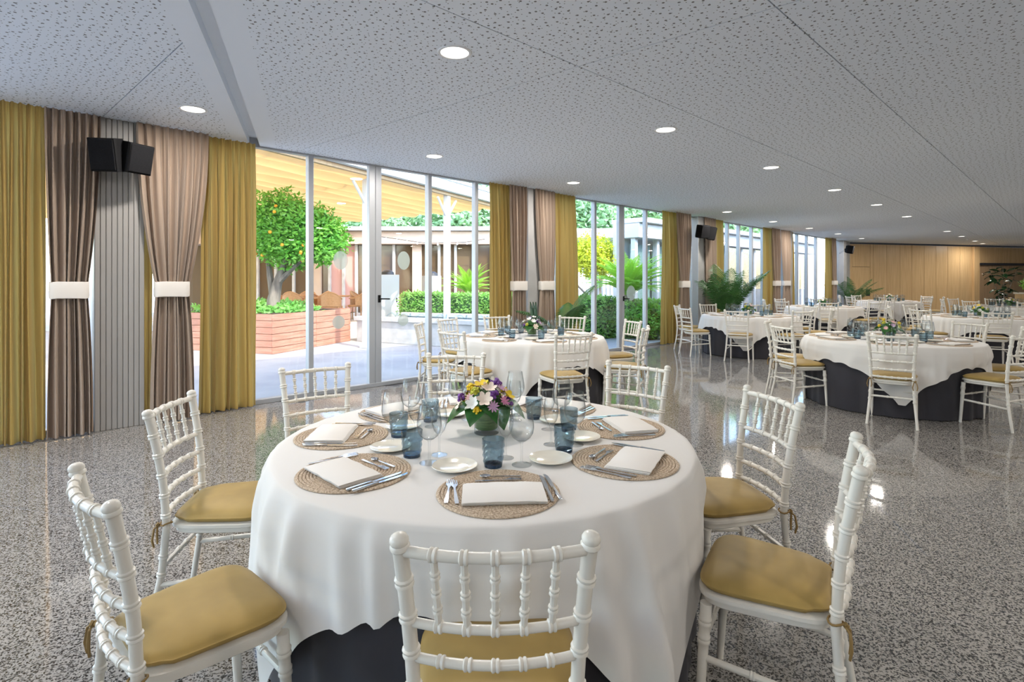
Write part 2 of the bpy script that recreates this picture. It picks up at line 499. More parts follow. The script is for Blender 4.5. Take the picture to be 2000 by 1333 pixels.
o = rest.build('floor_tiles', M['granite'], floor, smooth=False); o['kind'] = 'stuff'

# ceiling: slab above, panels below with open joints and one recessed channel
ceiling = struct(MB().prism([(p.x, p.y) for p in ROOM], CEIL + 0.10, CEIL + 0.16).build('ceiling', M['white_paint'], smooth=False))
def panel(poly, material, name='panel'):
    if len(poly) > 2:
        MB().prism([(p.x, p.y) for p in poly], CEIL, CEIL + 0.10).build(name, material, ceiling, smooth=False)
td = Vector((-1.07, 2.83)).normalized(); tn = Vector((td.y, -td.x))      # channel direction; tn points to the right of it
chan = lambda x: Vector((x, 3.017))
left_band = poly_clip(poly_clip(ROOM, chan(-1.80), -tn), chan(-1.955), tn)
right_band = poly_clip(poly_clip(ROOM, chan(-1.685), tn), chan(-1.50), -tn)
panel(left_band, M['plain_ceiling'], 'border_panel'); panel(right_band, M['plain_ceiling'], 'border_panel')
struct_ch = MB().prism([(p.x, p.y) for p in poly_clip(poly_clip(ROOM, chan(-1.80), tn), chan(-1.685), -tn)], CEIL + 0.085, CEIL + 0.10).build('channel', M['plain_ceiling'], ceiling, smooth=False)
JG = 0.004
def split(polys, a, b):
    d = (b - a).normalized(); nn = Vector((-d.y, d.x)); out = []
    for q in polys:
        for s in (1, -1):
            r = poly_clip(q, a + nn * (s * JG), nn * s)
            if len(r) > 2: out.append(r)
    return out
A2 = lambda px, py: V2(at(px, py, CEIL))
lefts = split([poly_clip(ROOM, chan(-1.955) , -tn)], A2(210, 220), A2(353, 87))
rights = [poly_clip(ROOM, chan(-1.50), tn)]
j1 = A2(1500, 0)
rights = split(rights, j1, j1 + U)
j2 = A2(1130, 130)
rights = split(rights, j2, j2 + U)
rights = split(rights, A2(1180, 392), A2(2000, 367))
rights = split(rights, A2(1800, 439), A2(2000, 425))
near = [q for q in rights if any((p - A2(900, 195)).length < 60 for p in q)]
rights = split(rights, A2(1130, 130), A2(890, 202))
for q in lefts + rights: panel(q, M['perforated'])
roof = struct(MB().prism([(p.x, p.y) for p in ROOM], CEIL + 0.18, CEIL + 0.5).build('roof', M['white_paint'], smooth=False))

# unseen walls that close the room
struct(wallbox(C, D, 0, 3.2, -0.2, 0.0, 'wall_right', M['white_paint'])); struct(wallbox(D, E, 0, 3.2, -0.2, 0.0, 'wall_back', M['white_paint'])); 
# glazing added at the unseen end to bring more daylight into the hall
eu = (A - E).normalized(); el = (A - E).length
struct(wallbox(E, A, 0, 0.10, -0.2, 0.0, 'wall_left', M['white_paint']))
fill_win = struct(empty('fill_window'))
nb = 9
for k in range(nb + 1):
    p = E + eu * (el * k / nb)
    wallbox(p - eu * 0.05 if k else p, p + eu * 0.05 if k < nb else p, 0.10, 3.1, -0.15, -0.05, 'mullion', M['alu'], fill_win)
    if k in (0, 1, 2, 3, 4): struct(wallbox(p + eu * 0.05, E + eu * (el * (k + 1) / nb), 0.10, 3.2, -0.2, 0.0, 'wall_left', M['white_paint']))
    elif k < nb: wallbox(p + eu * 0.05, E + eu * (el * (k + 1) / nb - 0.05), 0.10, 3.1, -0.104, -0.096, 'pane', M['pane'], fill_win)
# far wood wall
fw = struct(wallbox(B, C, 0, 3.2, -0.25, -0.06, 'wall_far', M['grout']))
def far_s(px):
    xr = (px - 1000) / FPX
    return (xr * B.y - B.x) / (FAR_DIR.x - xr * FAR_DIR.y)
fang = math.atan2(FAR_DIR.y, FAR_DIR.x)
def far_panel(x0, x1, z0, z1, m, name='wood_panel', d0=0.0, d1=0.055, parent=fw, g=0.008):
    s0, s1 = far_s(x0) + g, far_s(x1) - g
    mt = Matrix.Translation((B.x, B.y, 0)) @ Matrix.Rotation(fang, 4, 'Z')
    return MB().bbox(s0, s1, -d0 - 0.001, d1, z0, z1, 0.004, mt).build(name, M[m], parent, smooth=False)
ztop = 2.93
xs = [1659, 1706, 1732, 1758, 1781, 1805, 1828, 1851, 1875, 1898]
# first panel holds a flush service door
far_panel(1659, 1664, 0.0, ztop, 'oak'); far_panel(1664, 1699.5, 2.0, ztop, 'oak'); far_panel(1699.5, 1706, 0.0, ztop, 'oak')
door = struct(far_panel(1664, 1699.5, 0.01, 1.99, 'oak', 'door_1', parent=None))
far_panel(1691, 1698.5, 0.80, 1.07, 'dark_metal', 'vent_grille', 0.012, 0.0, door, 0.0)
for a, b in zip(xs[1:], xs[2:]): far_panel(a, b, 0.0, ztop, 'oak')
far_panel(1898, 1909, 0.0, ztop, 'oak', d0=0.10)
for a, b in ((1909, 1960), (1960, 2012), (2012, 2060)): far_panel(a, b, 2.22, ztop, 'oak', d0=-0.02)
far_panel(1903, 2060, 2.12, 2.21, 'dark_metal', 'lintel', 0.05)
far_panel(1903, 1905.5, 0.0, 2.12, 'dark_metal', 'jamb', 0.05)
for a, b in ((1906, 1938), (1938, 1970), (1970, 2010), (2010, 2060)): far_panel(a, b, 0.0, 2.11, 'brown_oak', d0=-0.02)

# ------------------------------------------------------------------ window wall
col_s = [-7.1, -1.31, 4.52, 10.38, 16.15, 21.95]
wall_w = struct(empty('wall_window'))
for k, sc in enumerate(col_s):
    o = MB()
    mt = Matrix.Translation(W(sc, 0)) @ Matrix.Rotation(WALL_ANG, 4, 'Z')     # local x along the wall, -y into the room
    o.box(-0.21, 0.19, -0.15, 0.16, 0, CEIL + 0.1, mt)
    c_ob = o.build('column', M['column'], wall_w, smooth=False)
    if k == 1:
        for i in range(9):
            x0 = -0.21 + i * 0.40 / 9
            MB().bbox(x0 + 0.002, x0 + 0.40 / 9 - 0.002, -0.168, -0.149, 0.0, CEIL, 0.004, mt).build('cladding_slat', M['column'], c_ob, smooth=False)
    elif k > 1:
        MB().bbox(-0.215, 0.195, -0.168, -0.149, 0.0, CEIL, 0.004, mt).build('facing', M['grey_paint'], c_ob, smooth=False)
def glazing(name, s0, s1, mull, doors=(), handle=None, stickers=()):
    """aluminium glazing between two columns; mull: positions of mullions; doors: positions of a pair of meeting stiles"""
    w = struct(empty(name))
    mt = Matrix.Translation(W(0, 0)) @ Matrix.Rotation(WALL_ANG, 4, 'Z')
    bars = sorted([(m_, 0) for m_ in mull] + [(m_, 1) for m_ in doors])
    MB().bbox(s0, s1, -0.04, 0.05, 0.0, 0.055, 0.004, mt).build('bottom_rail', M['alu'], w, smooth=False)
    MB().bbox(s0, s1, -0.04, 0.05, CEIL - 0.02, CEIL + 0.1, 0.004, mt).build('top_rail', M['alu'], w, smooth=False)
    edges = [s0]
    for p, dbl in bars:
        if dbl:
            for q in (-0.047, 0.047): MB().bbox(p + q - 0.045, p + q + 0.045, -0.035, 0.04, 0.05, CEIL, 0.004, mt).build('door_stile', M['alu'], w, smooth=False)
        else:
            MB().bbox(p - 0.032, p + 0.032, -0.045, 0.05, 0.05, CEIL, 0.005, mt).build('mullion', M['alu'], w, smooth=False)
        edges.append(p)
    edges.append(s1)
    panes = []
    for a, b in zip(edges, edges[1:]):
        panes.append(MB().box(a + 0.02, b - 0.02, -0.004, 0.004, 0.05, CEIL, mt).build('pane', M['pane'], w, smooth=False))
    if handle:
        s, z = handle
        h = MB().bbox(s - 0.018, s + 0.018, -0.05, -0.034, z - 0.05, z + 0.05, 0.003, mt).build('handle_plate', M['black_plastic'], w)
        MB().tube([mt @ Vector((s, -0.045, z)), mt @ Vector((s, -0.085, z)), mt @ Vector((s + 0.02, -0.09, z)), mt @ Vector((s + 0.13, -0.09, z - 0.004))], 0.009, 8).build('handle_lever', M['black_plastic'], h)
    for pi, s, z, rx, rz in stickers:
        pts = [(s + rx * math.cos(t * math.pi / 16), -0.008, z + rz * math.sin(t * math.pi / 16)) for t in range(32)]
        vs = [mt @ Vector(p) for p in pts] + [mt @ Vector((p[0], -0.0055, p[2])) for p in pts]
        MB().add(vs, [tuple(range(32)), tuple(reversed(range(32, 64)))] + [(i, 32 + i, 32 + (i + 1) % 32, (i + 1) % 32) for i in range(32)]).build('sticker', M['sticker'], panes[pi], smooth=False)
    return w
S = lambda px: s_at(px, 0.0)
glazing('window_1', col_s[1] + 0.21, col_s[2] - 0.21, [S(405), S(605), S(837), S(928), S(985)], [S(731)], (S(738), 1.19),
        [(2, S(665), 1.70, 0.10, 0.12), (2, S(661), 0.90, 0.085, 0.085), (3, S(788), 1.72, 0.10, 0.13), (3, S(787), 0.88, 0.085, 0.085)])
glazing('window_2', col_s[2] + 0.21, col_s[3] - 0.21, [S(1085), S(1160), S(1260)], [S(1212)], (S(1215), 1.06), [(3, S(1232), 1.17, 0.16, 0.16)])
glazing('window_3', col_s[3] + 0.21, col_s[4] - 0.21, [S(1420), S(1442), S(1467), S(1489)])
glazing('window_4', col_s[4] + 0.21, col_s[5] - 0.21, [S(1556), S(1575), S(1593)])
glazing('window_5', col_s[0] + 0.21, col_s[1] - 0.21, [S(-60), S(60), S(150)])
struct(MB().box(-2.0, 0.0, 0.0, 0.15, 0, 3.1, Matrix.Translation(W(-7.1, 0)) @ Matrix.Rotation(WALL_ANG, 4, 'Z')).build('wall_window_end', M['white_paint'], smooth=False))
struct(MB().box(0.2, 1.05, -0.05, 0.15, 0, 3.1, Matrix.Translation(W(21.95, 0)) @ Matrix.Rotation(WALL_ANG, 4, 'Z')).build('wall_corner', M['grey_paint'], smooth=False))

# curtains
def curtain(kind, top, bot, d, pleats, amp, label, tie=None, tie_z=1.35, z_bot=0.015, z_top=CEIL - 0.005, seed=0):
    """top, bot, tie: pixel columns where the drape's edges stand at head, hem and tieback"""
    rnd = random.Random(seed)
    st = [s_at(p, d) for p in top]; sb = [s_at(p, d) for p in bot]; sti = [s_at(p, d) for p in tie] if tie else None
    ns = pleats * 12; nz = 34
    ph = [rnd.uniform(-0.5, 0.5) for _ in range(pleats + 2)]
    am = [rnd.uniform(0.65, 1.25) for _ in range(pleats + 2)]
    mb = MB(); vs = []
    for j in range(nz + 1):
        t = j / nz
        z = z_top + (z_bot - z_top) * t
        if tie:
            if z > tie_z:
                q = (z_top - z) / (z_top - tie_z); q = q ** 1.9 if q < 1 else 1
                e0, e1 = [st[i] + (sti[i] - st[i]) * q for i in (0, 1)]
                squash = 1 - 0.25 * q
            else:
                q = (tie_z - z) / (tie_z - z_bot); q = math.sin(q * math.pi / 2) ** 0.8 if q > 0 else 0
                e0, e1 = [sti[i] + (sb[i] - sti[i]) * q for i in (0, 1)]
                squash = 0.75 + 0.25 * q
        else:
            q = t
            e0, e1 = [st[i] + (sb[i] - st[i]) * q for i in (0, 1)]
            squash = 1.0
        head = min(1.0, 0.45 + t * 3.0)
        for i in range(ns + 1):
            x = i / ns * pleats
            k = int(x); f = x - k
            a = am[k] * (1 - f) + am[k + 1] * f
            p = ph[k] * (1 - f) + ph[k + 1] * f
            off = math.sin(2 * math.pi * x + p * 1.2 + 0.5 * math.sin(3 * t + k)) * amp * a * head * squash
            sh = 0.25 * math.sin(2 * math.pi * x * 0.5 + p * 3 + t * 2.0) * (e1 - e0) / pleats * min(1, t * 2)
            if i in (0, ns): sh *= 0.3
            fin = 0.012 * math.sin(2 * math.pi * x * 2.0 + k) * (1 - t) * (amp / 0.05)
            vs.append(W(e0 + (e1 - e0) * i / ns + sh, d + off + fin, z))
    fs = [(j * (ns + 1) + i, j * (ns + 1) + i + 1, (j + 1) * (ns + 1) + i + 1, (j + 1) * (ns + 1) + i) for j in range(nz) for i in range(ns)]
    c = mb.add(vs, fs).build('curtain', M[kind], None, label=label, cat='curtain', group='drapes along the window wall')
    for p in c.data.polygons: p.use_smooth = True
    if tie:
        b = MB(); loop = []
        m = (sti[0] + sti[1]) / 2; h = abs(sti[1] - sti[0]) / 2 + 0.012
        loops = []
        for zz, ex in ((tie_z - 0.075, 0.0), (tie_z - 0.06, 0.006), (tie_z + 0.06, 0.006), (tie_z + 0.075, 0.0)):
            L = []
            for i in range(28):
                a = 2 * math.pi * i / 28
                ca, sa = math.cos(a), math.sin(a)
                L.append(W(m + math.copysign(abs(ca) ** 0.35, ca) * (h + ex * 0.4), d + math.copysign(abs(sa) ** 0.55, sa) * (amp * 0.95 + 0.012 + ex * 0.4), zz + 0.004 * math.sin(i)))
            loops.append(L)
        b.loft(loops).build('tieback', M['tieback'], c)
    return c
Yd, Md = 'yellow_drape', 'mauve_drape'
curtain(Yd, (-75, 88), (-70, 90), 0.20, 9, 0.05, 'yellow drape at the end of the wall, before the speaker column', seed=1)
curtain(Md, (86, 196), (91, 184), 0.22, 7, 0.045, 'brown tied drape before the clad column with speakers', tie=(99, 171), seed=2)
curtain(Yd, (262, 302), (262, 296), 0.13, 3, 0.03, 'narrow yellow drape strip behind the brown drape after the clad column', seed=3)
curtain(Md, (266, 406), (292, 380), 0.22, 8, 0.045, 'brown tied drape after the clad column, pinched like an hourglass', tie=(304, 367), seed=4)
curtain(Yd, (392, 497), (386, 499), 0.12, 8, 0.055, 'yellow drape at the first edge of the patio doors', seed=5)
curtain(Yd, (955, 996), (958, 998), 0.14, 6, 0.05, 'yellow drape at the second edge of the patio doors', seed=6)
curtain(Md, (995, 1031), (998, 1029), 0.22, 6, 0.045, 'brown tied drape before the second column', tie=(1000, 1027), seed=7)
curtain(Md, (1046, 1084), (1050, 1083), 0.22, 6, 0.045, 'brown tied drape after the second column', tie=(1055, 1080), seed=8)
curtain(Yd, (1083, 1123), (1085, 1127), 0.14, 6, 0.055, 'yellow drape by the cycad window, on its palm side', seed=9)
curtain(Yd, (1293, 1324), (1290, 1326), 0.14, 6, 0.06, 'yellow drape by the cycad window, on its speaker side', seed=10)
curtain(Md, (1321, 1351), (1326, 1348), 0.24, 6, 0.05, 'brown tied drape before the column with the paired speakers', tie=(1329, 1345), seed=11)
curtain(Md, (1376, 1399), (1378, 1398), 0.20, 5, 0.045, 'brown drape behind the tall potted palm', seed=12)
curtain(Yd, (1398, 1413), (1398, 1414), 0.14, 4, 0.055, 'yellow drape behind the tall potted palm', seed=13)
curtain(Yd, (1491, 1509), (1490, 1512), 0.14, 5, 0.06, 'yellow drape before the fourth column', seed=14)
curtain(Md, (1507, 1524), (1510, 1524), 0.24, 5, 0.05, 'brown tied drape before the fourth column', tie=(1512, 1523), seed=15)
curtain(Md, (1525, 1544), (1527, 1545), 0.22, 5, 0.05, 'brown tied drape after the fourth column', tie=(1530, 1542), seed=16)
curtain(Yd, (1541, 1548), (1543, 1552), 0.12, 4, 0.05, 'narrow yellow drape after the fourth column', seed=17)
curtain(Yd, (1612, 1625), (1611, 1627), 0.14, 5, 0.06, 'yellow drape in the corner by the wood wall', seed=18)
curtain(Md, (1624, 1633), (1626, 1634), 0.24, 4, 0.05, 'brown tied drape in the corner by the wood wall', tie=(1627, 1634), seed=19)

# loudspeakers on the columns
def speaker(pos, yaw, pitch, w, h, dp, label, wall_pt):
    r = empty('loudspeaker', (0, 0, 0), 0, label=label, cat='loudspeaker', group='loudspeakers on the window columns')
    mt = Matrix.Translation(pos) @ Matrix.Rotation(yaw, 4, 'Z') @ Matrix.Rotation(pitch, 4, 'X')
    MB().loft([[mt @ Vector((x, y, z)) for x, z in ((-a, -b), (a, -b), (a, b), (-a, b))] for y, a, b in
               ((-dp / 2, w * 0.47, h * 0.48), (-dp / 2 + 0.02, w / 2, h / 2), (dp * 0.2, w / 2, h / 2), (dp / 2, w * 0.33, h * 0.40))]).build('cabinet', M['black_plastic'], r, smooth=False)
    MB().bbox(-w * 0.45, w * 0.45, -dp / 2 - 0.012, -dp / 2 + 0.002, -h * 0.46, h * 0.46, 0.006, mt).build('grille', M['grille'], r, smooth=False)
    MB().tube([mt @ Vector((0, dp / 2 - 0.03, 0)), mt @ Vector((0, dp / 2 + 0.03, 0)), wall_pt], 0.013, 8).build('bracket', M['black_plastic'], r)
nang = math.atan2(N.y, N.x)                     # speaker fronts face into the room (local -y)
base_yaw = nang + math.pi / 2
zs = 2.62
speaker(W(s_at(212, 0.42), 0.42, 2.60), base_yaw - 0.62, R(12), 0.235, 0.30, 0.20, 'black loudspeaker on the clad column, turned toward the end drapes', W(-1.33, 0.16, 2.62))
speaker(W(s_at(262, 0.42), 0.42, 2.60), base_yaw + 0.42, R(12), 0.235, 0.28, 0.20, 'black loudspeaker on the clad column, turned toward the patio doors', W(-1.25, 0.16, 2.62))
speaker(W(s_at(1371, 0.5), 0.5, 2.58), base_yaw - 0.35, R(12), 0.26, 0.30, 0.22, 'black loudspeaker above the tall palm, nearer the cycad window', W(10.33, 0.16, 2.62))
speaker(W(s_at(1388, 0.45), 0.45, 2.57), base_yaw + 0.5, R(12), 0.26, 0.30, 0.22, 'black loudspeaker above the tall palm, nearer the wood wall', W(10.45, 0.16, 2.62))
speaker(W(s_at(1659, 0.55), 0.55, 2.60), base_yaw + 0.1, R(12), 0.26, 0.30, 0.24, 'single black loudspeaker in the corner by the wood wall', W(21.95, 0.16, 2.62))

# ------------------------------------------------------------------ downlights
trim_mesh = MB().lathe([(0.094, 0.0), (0.096, -0.006), (0.104, -0.009), (0.114, -0.007), (0.118, 0.0)], 32).mesh('trim_ring', M['white_paint'])
diff_mesh = MB().lathe([(0.0, -0.004), (0.07, -0.004), (0.096, -0.002)], 32).mesh('diffuser', M['lamp'])
lamp_d = bpy.data.lights.new('downlight_beam', 'AREA')
lamp_d.shape = 'DISK'; lamp_d.size = 0.17; lamp_d.energy = LAMP_W; lamp_d.color = LAMP_COL
def downlight(x, y, label):
    r = stamp([('trim_ring', trim_mesh), ('diffuser', diff_mesh)], 'downlight', (x, y, CEIL - 0.0005), 0, label=label, cat='ceiling light', group='recessed ceiling downlights')
    l = bpy.data.objects.new('downlight_beam', lamp_d)
    l.location = (0, 0, -0.012); l.parent = r
    COL.objects.link(l)
pos_word = ['first', 'second', 'third', 'fourth', 'fifth', 'sixth', 'seventh', 'eighth', 'ninth']
rowA = [(888, 102), (1300, 253), (1506, 327), (1630, 371), (1712, 400), (1771, 423), (1850, 452), (1878, 462), (1904, 471)]
rowB = [(377, 213), (848, 305), (1120, 357), (1420, 414), (1510, 433), (1581, 446), (1637, 457), (1683, 466), (1720, 473)]
for row, nm in ((rowA, 'inner ceiling row'), (rowB, 'ceiling row along the windows')):
    for k, (px, py) in enumerate(row):
        p = at(px, py, CEIL)
        if p.y > 21.5: continue
        downlight(p.x, p.y, '%s lit round downlight of the %s' % (pos_word[k], nm))
pu = Vector((1.975, 1.865))
fill_lamps = []  # unseen downlights, added beyond the view to brighten the room
for k in range(-2, 8):
    fill_lamps.append(Vector((-0.39 + 5.0, 3.70 - 2.5)) + pu * k)
for k in (-1, -2, -3): fill_lamps.append(Vector((-0.39, 3.70)) + pu * k)
for k in (-1, -2): fill_lamps.append(Vector((-2.9, 4.93)) + pu * k)
for k in range(-2, 5): fill_lamps.append(Vector((-0.39 + 9.6, 3.70 - 5.5)) + pu * k)
for p in fill_lamps:
    if all(((b - a).x * (p - a).y - (b - a).y * (p - a).x) / (b - a).length > 0.5 for a, b in zip(ROOM, ROOM[1:] + ROOM[:1])):
        downlight(p.x, p.y, 'added unseen round downlight filling the room with light')
pw = at(1919, 476, CEIL)
downlight(pw.x, pw.y, 'lit round downlight closest to the recessed wood wall')
sensor = at(1889, 467, CEIL)
MB().lathe([(0, -0.05), (0.03, -0.048), (0.05, -0.02), (0.055, 0.0), (0, 0.0)], 16, sensor).build('ceiling_sensor', M['white_paint'], None, label='small white dome sensor on the ceiling before the wood wall', cat='sensor')

# ------------------------------------------------------------------ dining chairs
def ringed(p0, p1, r0, r1, rings, rr=0.0042, w=0.0045, bow=None, n=10, curve=None):
    """stations of a turned bar from p0 to p1 with double rings at the given fractions; returns points and radii"""
    p0, p1 = Vector(p0), Vector(p1)
    L = (p1 - p0).length
    st = [(k / n, 0.0) for k in range(n + 1)]
    for q in rings:
        for o_, b in ((-2.1, 0), (-1.5, 1), (-0.7, 1), (0, 0.35), (0.7, 1), (1.5, 1), (2.1, 0)):
            st.append((q + o_ * w / L, b))
    st = [x for x in st if not (x[1] == 0.0 and any(abs(x[0] - q) < 2.0 * w / L for q in rings) and min(abs(abs(x[0] - q) - 2.1 * w / L) for q in rings) > 1e-6)]
    st.sort()
    pts, rad = [], []
    for t, b in st:
        t = min(1, max(0, t))
        p = curve(t) if curve else p0.lerp(p1, t)
        if bow: p = p + bow * (4 * t * (1 - t))
        pts.append(p); rad.append(r0 + (r1 - r0) * t + b * rr)
    return pts, rad
def post_curve(sx):
    P = [Vector((sx * 0.205, -0.250, 0.0)), Vector((sx * 0.182, -0.205, 0.25)), Vector((sx * 0.172, -0.190, 0.44)), Vector((sx * 0.177, -0.200, 0.62)), Vector((sx * 0.186, -0.222, 0.77)), Vector((sx * 0.196, -0.248, 0.90))]
    def c(z):
        for a, b in zip(P, P[1:]):
            if z <= b.z + 1e-9:
                t = (z - a.z) / (b.z - a.z)
                return a.lerp(b, t)
        return P[-1].copy()
    return c
def chair_parts(detail=True):
    sg = 10 if detail else 7
    wl_ = M['white_lacquer']; parts = []
    # rear posts, one piece from floor to finial
    for sx in (-1, 1):
        c = post_curve(sx)
        rings = [0.255, 0.325, 0.488, 0.57, 0.652, 0.734, 0.815] if detail else [0.49, 0.65, 0.81]
        f = lambda t, c=c: c(t * 0.885)
        pts, rad = ringed(c(0), c(0.885), 0.0125, 0.0165, [q / 0.885 for q in rings], 0.0042, 0.005, n=12, curve=f)
        top = c(0.9); up = (c(0.9) - c(0.8)).normalized()
        for dz, r in ((-0.012, 0.0175), (-0.008, 0.021), (-0.002, 0.021), (0.002, 0.0180), (0.006, 0.0200), (0.012, 0.0200), (0.018, 0.0172), (0.0225, 0.011), (0.0245, 0.003)):
            pts.append(top + up * dz); rad.append(r)
        parts.append(('rear_post', MB().tube(pts, rad, sg + 2).mesh('rear_post', wl_)))
    # front legs
    for sx in (-1, 1):
        p0, p1 = Vector((sx * 0.185, 0.165, 0.41)), Vector((sx * 0.192, 0.190, 0.0))
        pts, rad = ringed(p0, p1, 0.0185, 0.0125, [0.14, 0.28] if detail else [0.2], 0.0035, 0.007, n=8)
        parts.append(('front_leg', MB().tube(pts, rad, sg + 2).mesh('front_leg', wl_)))
    cl, cr = post_curve(-1), post_curve(1)
    rails = [0.886, 0.722, 0.640, 0.560, 0.482]
    bows = [-0.036, -0.034, -0.033, -0.031, -0.029]
    five = [0.18, 0.34, 0.5, 0.66, 0.82]
    def railmesh(z, b, r):
        pts, rad = ringed(cl(z), cr(z), r, r, five if detail else [], 0.0035, 0.0045, bow=Vector((0, b, 0)), n=14 if detail else 8)
        return MB().tube(pts, rad, sg)
    back = []
    for k, z in enumerate(rails):
        back.append(('top_rail' if k == 0 else 'back_rail', railmesh(z, bows[k], 0.0122 if k == 0 else 0.0102)))
    for q in five:
        b = 4 * q * (1 - q)
        a_ = cl(rails[0]).lerp(cr(rails[0]), q) + Vector((0, bows[0] * b, 0))
        c_ = cl(rails[1]).lerp(cr(rails[1]), q) + Vector((0, bows[1] * b, 0))
        pts, rad = ringed(a_, c_, 0.0076, 0.0076, [0.28, 0.52, 0.76] if detail else [0.5], 0.0034, 0.0045, n=4)
        back.append(('spindle', MB().tube(pts, rad, sg - 2)))
    if detail:
        parts += [(n_, m_.mesh(n_, wl_)) for n_, m_ in back]
    else:
        j = MB()
        for n_, m_ in back: j.add(m_.v, m_.f)
        parts.append(('backrest', j.mesh('backrest', wl_)))
    # seat plate and cushion
    def outline(grow, n=40):
        # rounded trapezoid, wide at the front
        out = []
        for i in range(n):
            a = 2 * math.pi * i / n
            ca, sa = math.cos(a), math.sin(a)
            x = math.copysign(abs(ca) ** 0.38, ca); y = math.copysign(abs(sa) ** 0.42, sa)
            yy = y * (0.192 + grow)
            out.append((x * (0.192 + 0.020 * y + grow), yy + 0.002))
        return out
    def layer(grow, z, dome=0.0): return [(x, y, z + dome) for x, y in outline(grow)]
    parts.append(('seat', MB().loft([layer(-0.016, 0.405), layer(-0.006, 0.412), layer(-0.006, 0.428), layer(0.006, 0.434), layer(0.006, 0.446), layer(-0.002, 0.451)]).mesh('seat', wl_)))
    cu = [layer(-0.018, 0.450), layer(-0.006, 0.456), layer(-0.002, 0.463), layer(-0.001, 0.466), layer(0.0035, 0.468), layer(0.0035, 0.472), layer(-0.001, 0.474),
          layer(-0.005, 0.480), layer(-0.018, 0.488), layer(-0.045, 0.496), layer(-0.09, 0.502), layer(-0.14, 0.505)]
    cush = MB().loft(cu)
    # keep the cushion clear of the posts at the back corners
    cush.v = [((x * 0.93 if y < -0.12 else x), max(y, -0.178), z) for x, y, z in cush.v]
    cm = cush.mesh('cushion', M['cushion'])
    if detail:
        ties = []
        for sx in (-1, 1):
            c = post_curve(sx)(0.458)
            t = MB()
            ring_pts = [c + Vector((0.021 * math.cos(a * math.pi / 6), 0.021 * math.sin(a * math.pi / 6), 0.004 * math.sin(a))) for a in range(13)]
            t.tube(ring_pts, 0.0032, 6)
            k = c + Vector((sx * 0.012, -0.022, 0))
            t.tube([k + Vector((0, 0, 0.006)), k + Vector((0.004, -0.006, 0)), k + Vector((0, 0, -0.006))], 0.007, 6)
            for dx in (-1, 1):
                t.tube([k, k + Vector((dx * 0.012, -0.012, -0.012)), k + Vector((dx * 0.020, -0.016, -0.055)), k + Vector((dx * 0.014, -0.012, -0.085))], [0.003, 0.004, 0.005, 0.004], 5)
            ties.append(('tie', t.mesh('tie', M['tie'])))
        parts.append(('cushion', cm, ties))
    else:
        parts.append(('cushion', cm))
    # stretchers
    fl = lambda sx, z: Vector((sx * 0.185, 0.165, 0.41)).lerp(Vector((sx * 0.192, 0.190, 0.0)), (0.41 - z) / 0.41)
    js = []
    for sx in (-1, 1):
        js.append(ringed(post_curve(sx)(0.215), fl(sx, 0.235), 0.0105, 0.0105, [0.38, 0.62] if detail else [], 0.003, 0.004, n=4))
    js.append(ringed(cl(0.285), cr(0.285), 0.0100, 0.0100, [0.4, 0.6] if detail else [], 0.003, 0.004, n=4))
    js.append(ringed(fl(-1, 0.285), fl(1, 0.285), 0.0100, 0.0100, [0.4, 0.6] if detail else [], 0.003, 0.004, n=4))
    for pts, rad in js:
        parts.append(('stretcher', MB().tube(pts, rad, sg - 1).mesh('stretcher', wl_)))
    return parts
CHAIR, CHAIR_FAR = chair_parts(True), chair_parts(False)

# ------------------------------------------------------------------ tableware meshes
TZ = 0.752
def glass_profile(pts_out, wall=0.0012):
    inner = [(max(r - wall, 0.0), z + (wall if i == len(pts_out) - 1 else 0)) for i, (r, z) in enumerate(pts_out)]
    return inner
def stem_glass(foot, stem_h, bowl, name, seg=28):
    prof = [(0, 0.0), (foot, 0.0), (foot, 0.0015), (foot * 0.6, 0.004), (0.008, 0.008), (0.0042, 0.016), (0.0036, stem_h * 0.5), (0.0042, stem_h - 0.01), (0.008, stem_h - 0.002)]
    prof += bowl
    r, z = bowl[-1]
    prof += [(r - 0.0006, z + 0.0006)] + [(max(rr - 0.0012, 0.001), zz + 0.0006) for rr, zz in reversed(bowl)] + [(0, stem_h + 0.003)]
    return MB().lathe(prof, seg).mesh(name, M['crystal'])
WINE = stem_glass(0.037, 0.088, [(0.020, 0.092), (0.034, 0.103), (0.0435, 0.120), (0.0465, 0.138), (0.0455, 0.160), (0.041, 0.190), (0.0355, 0.222)], 'wine_glass')
SLIM = stem_glass(0.032, 0.082, [(0.012, 0.086), (0.022, 0.098), (0.029, 0.118), (0.0315, 0.140), (0.030, 0.165), (0.0265, 0.192)], 'slim_glass')
def tumbler_mesh():
    """faceted tumbler: diamond relief on the outside"""
    seg, rows = 24, 9
    vs = []; fs = []
    H = 0.102
    for j in range(rows + 1):
        z = H * j / rows
        r0 = 0.0335 + 0.0085 * (j / rows)
        for i in range(seg):
            b = 0.0036 if ((i + 2 * j) % 4 == 0 and 1 < j < rows - 1) else 0.0
            a = 2 * math.pi * i / seg
            vs.append(((r0 + b) * math.cos(a), (r0 + b) * math.sin(a), z))
    for j in range(rows):
        for i in range(seg):
            i2 = (i + 1) % seg
            fs.append((j * seg + i, j * seg + i2, (j + 1) * seg + i2, (j + 1) * seg + i))
    o = MB().add(vs, fs)
    inn = MB().lathe([(0.042, H), (0.0405, H + 0.0008), (0.039, H), (0.0325, 0.014), (0.0, 0.012)], seg)
    o.add(inn.v, inn.f)
    return o.mesh('tumbler', M['blue_glass'], smooth=False)
TUMBLER = tumbler_mesh()
TUMBLER_BASE = MB().lathe([(0, 0.0), (0.0325, 0.0), (0.0328, 0.002), (0.0322, 0.011), (0.0, 0.0115)], 24).mesh('base', M['blue_base'])
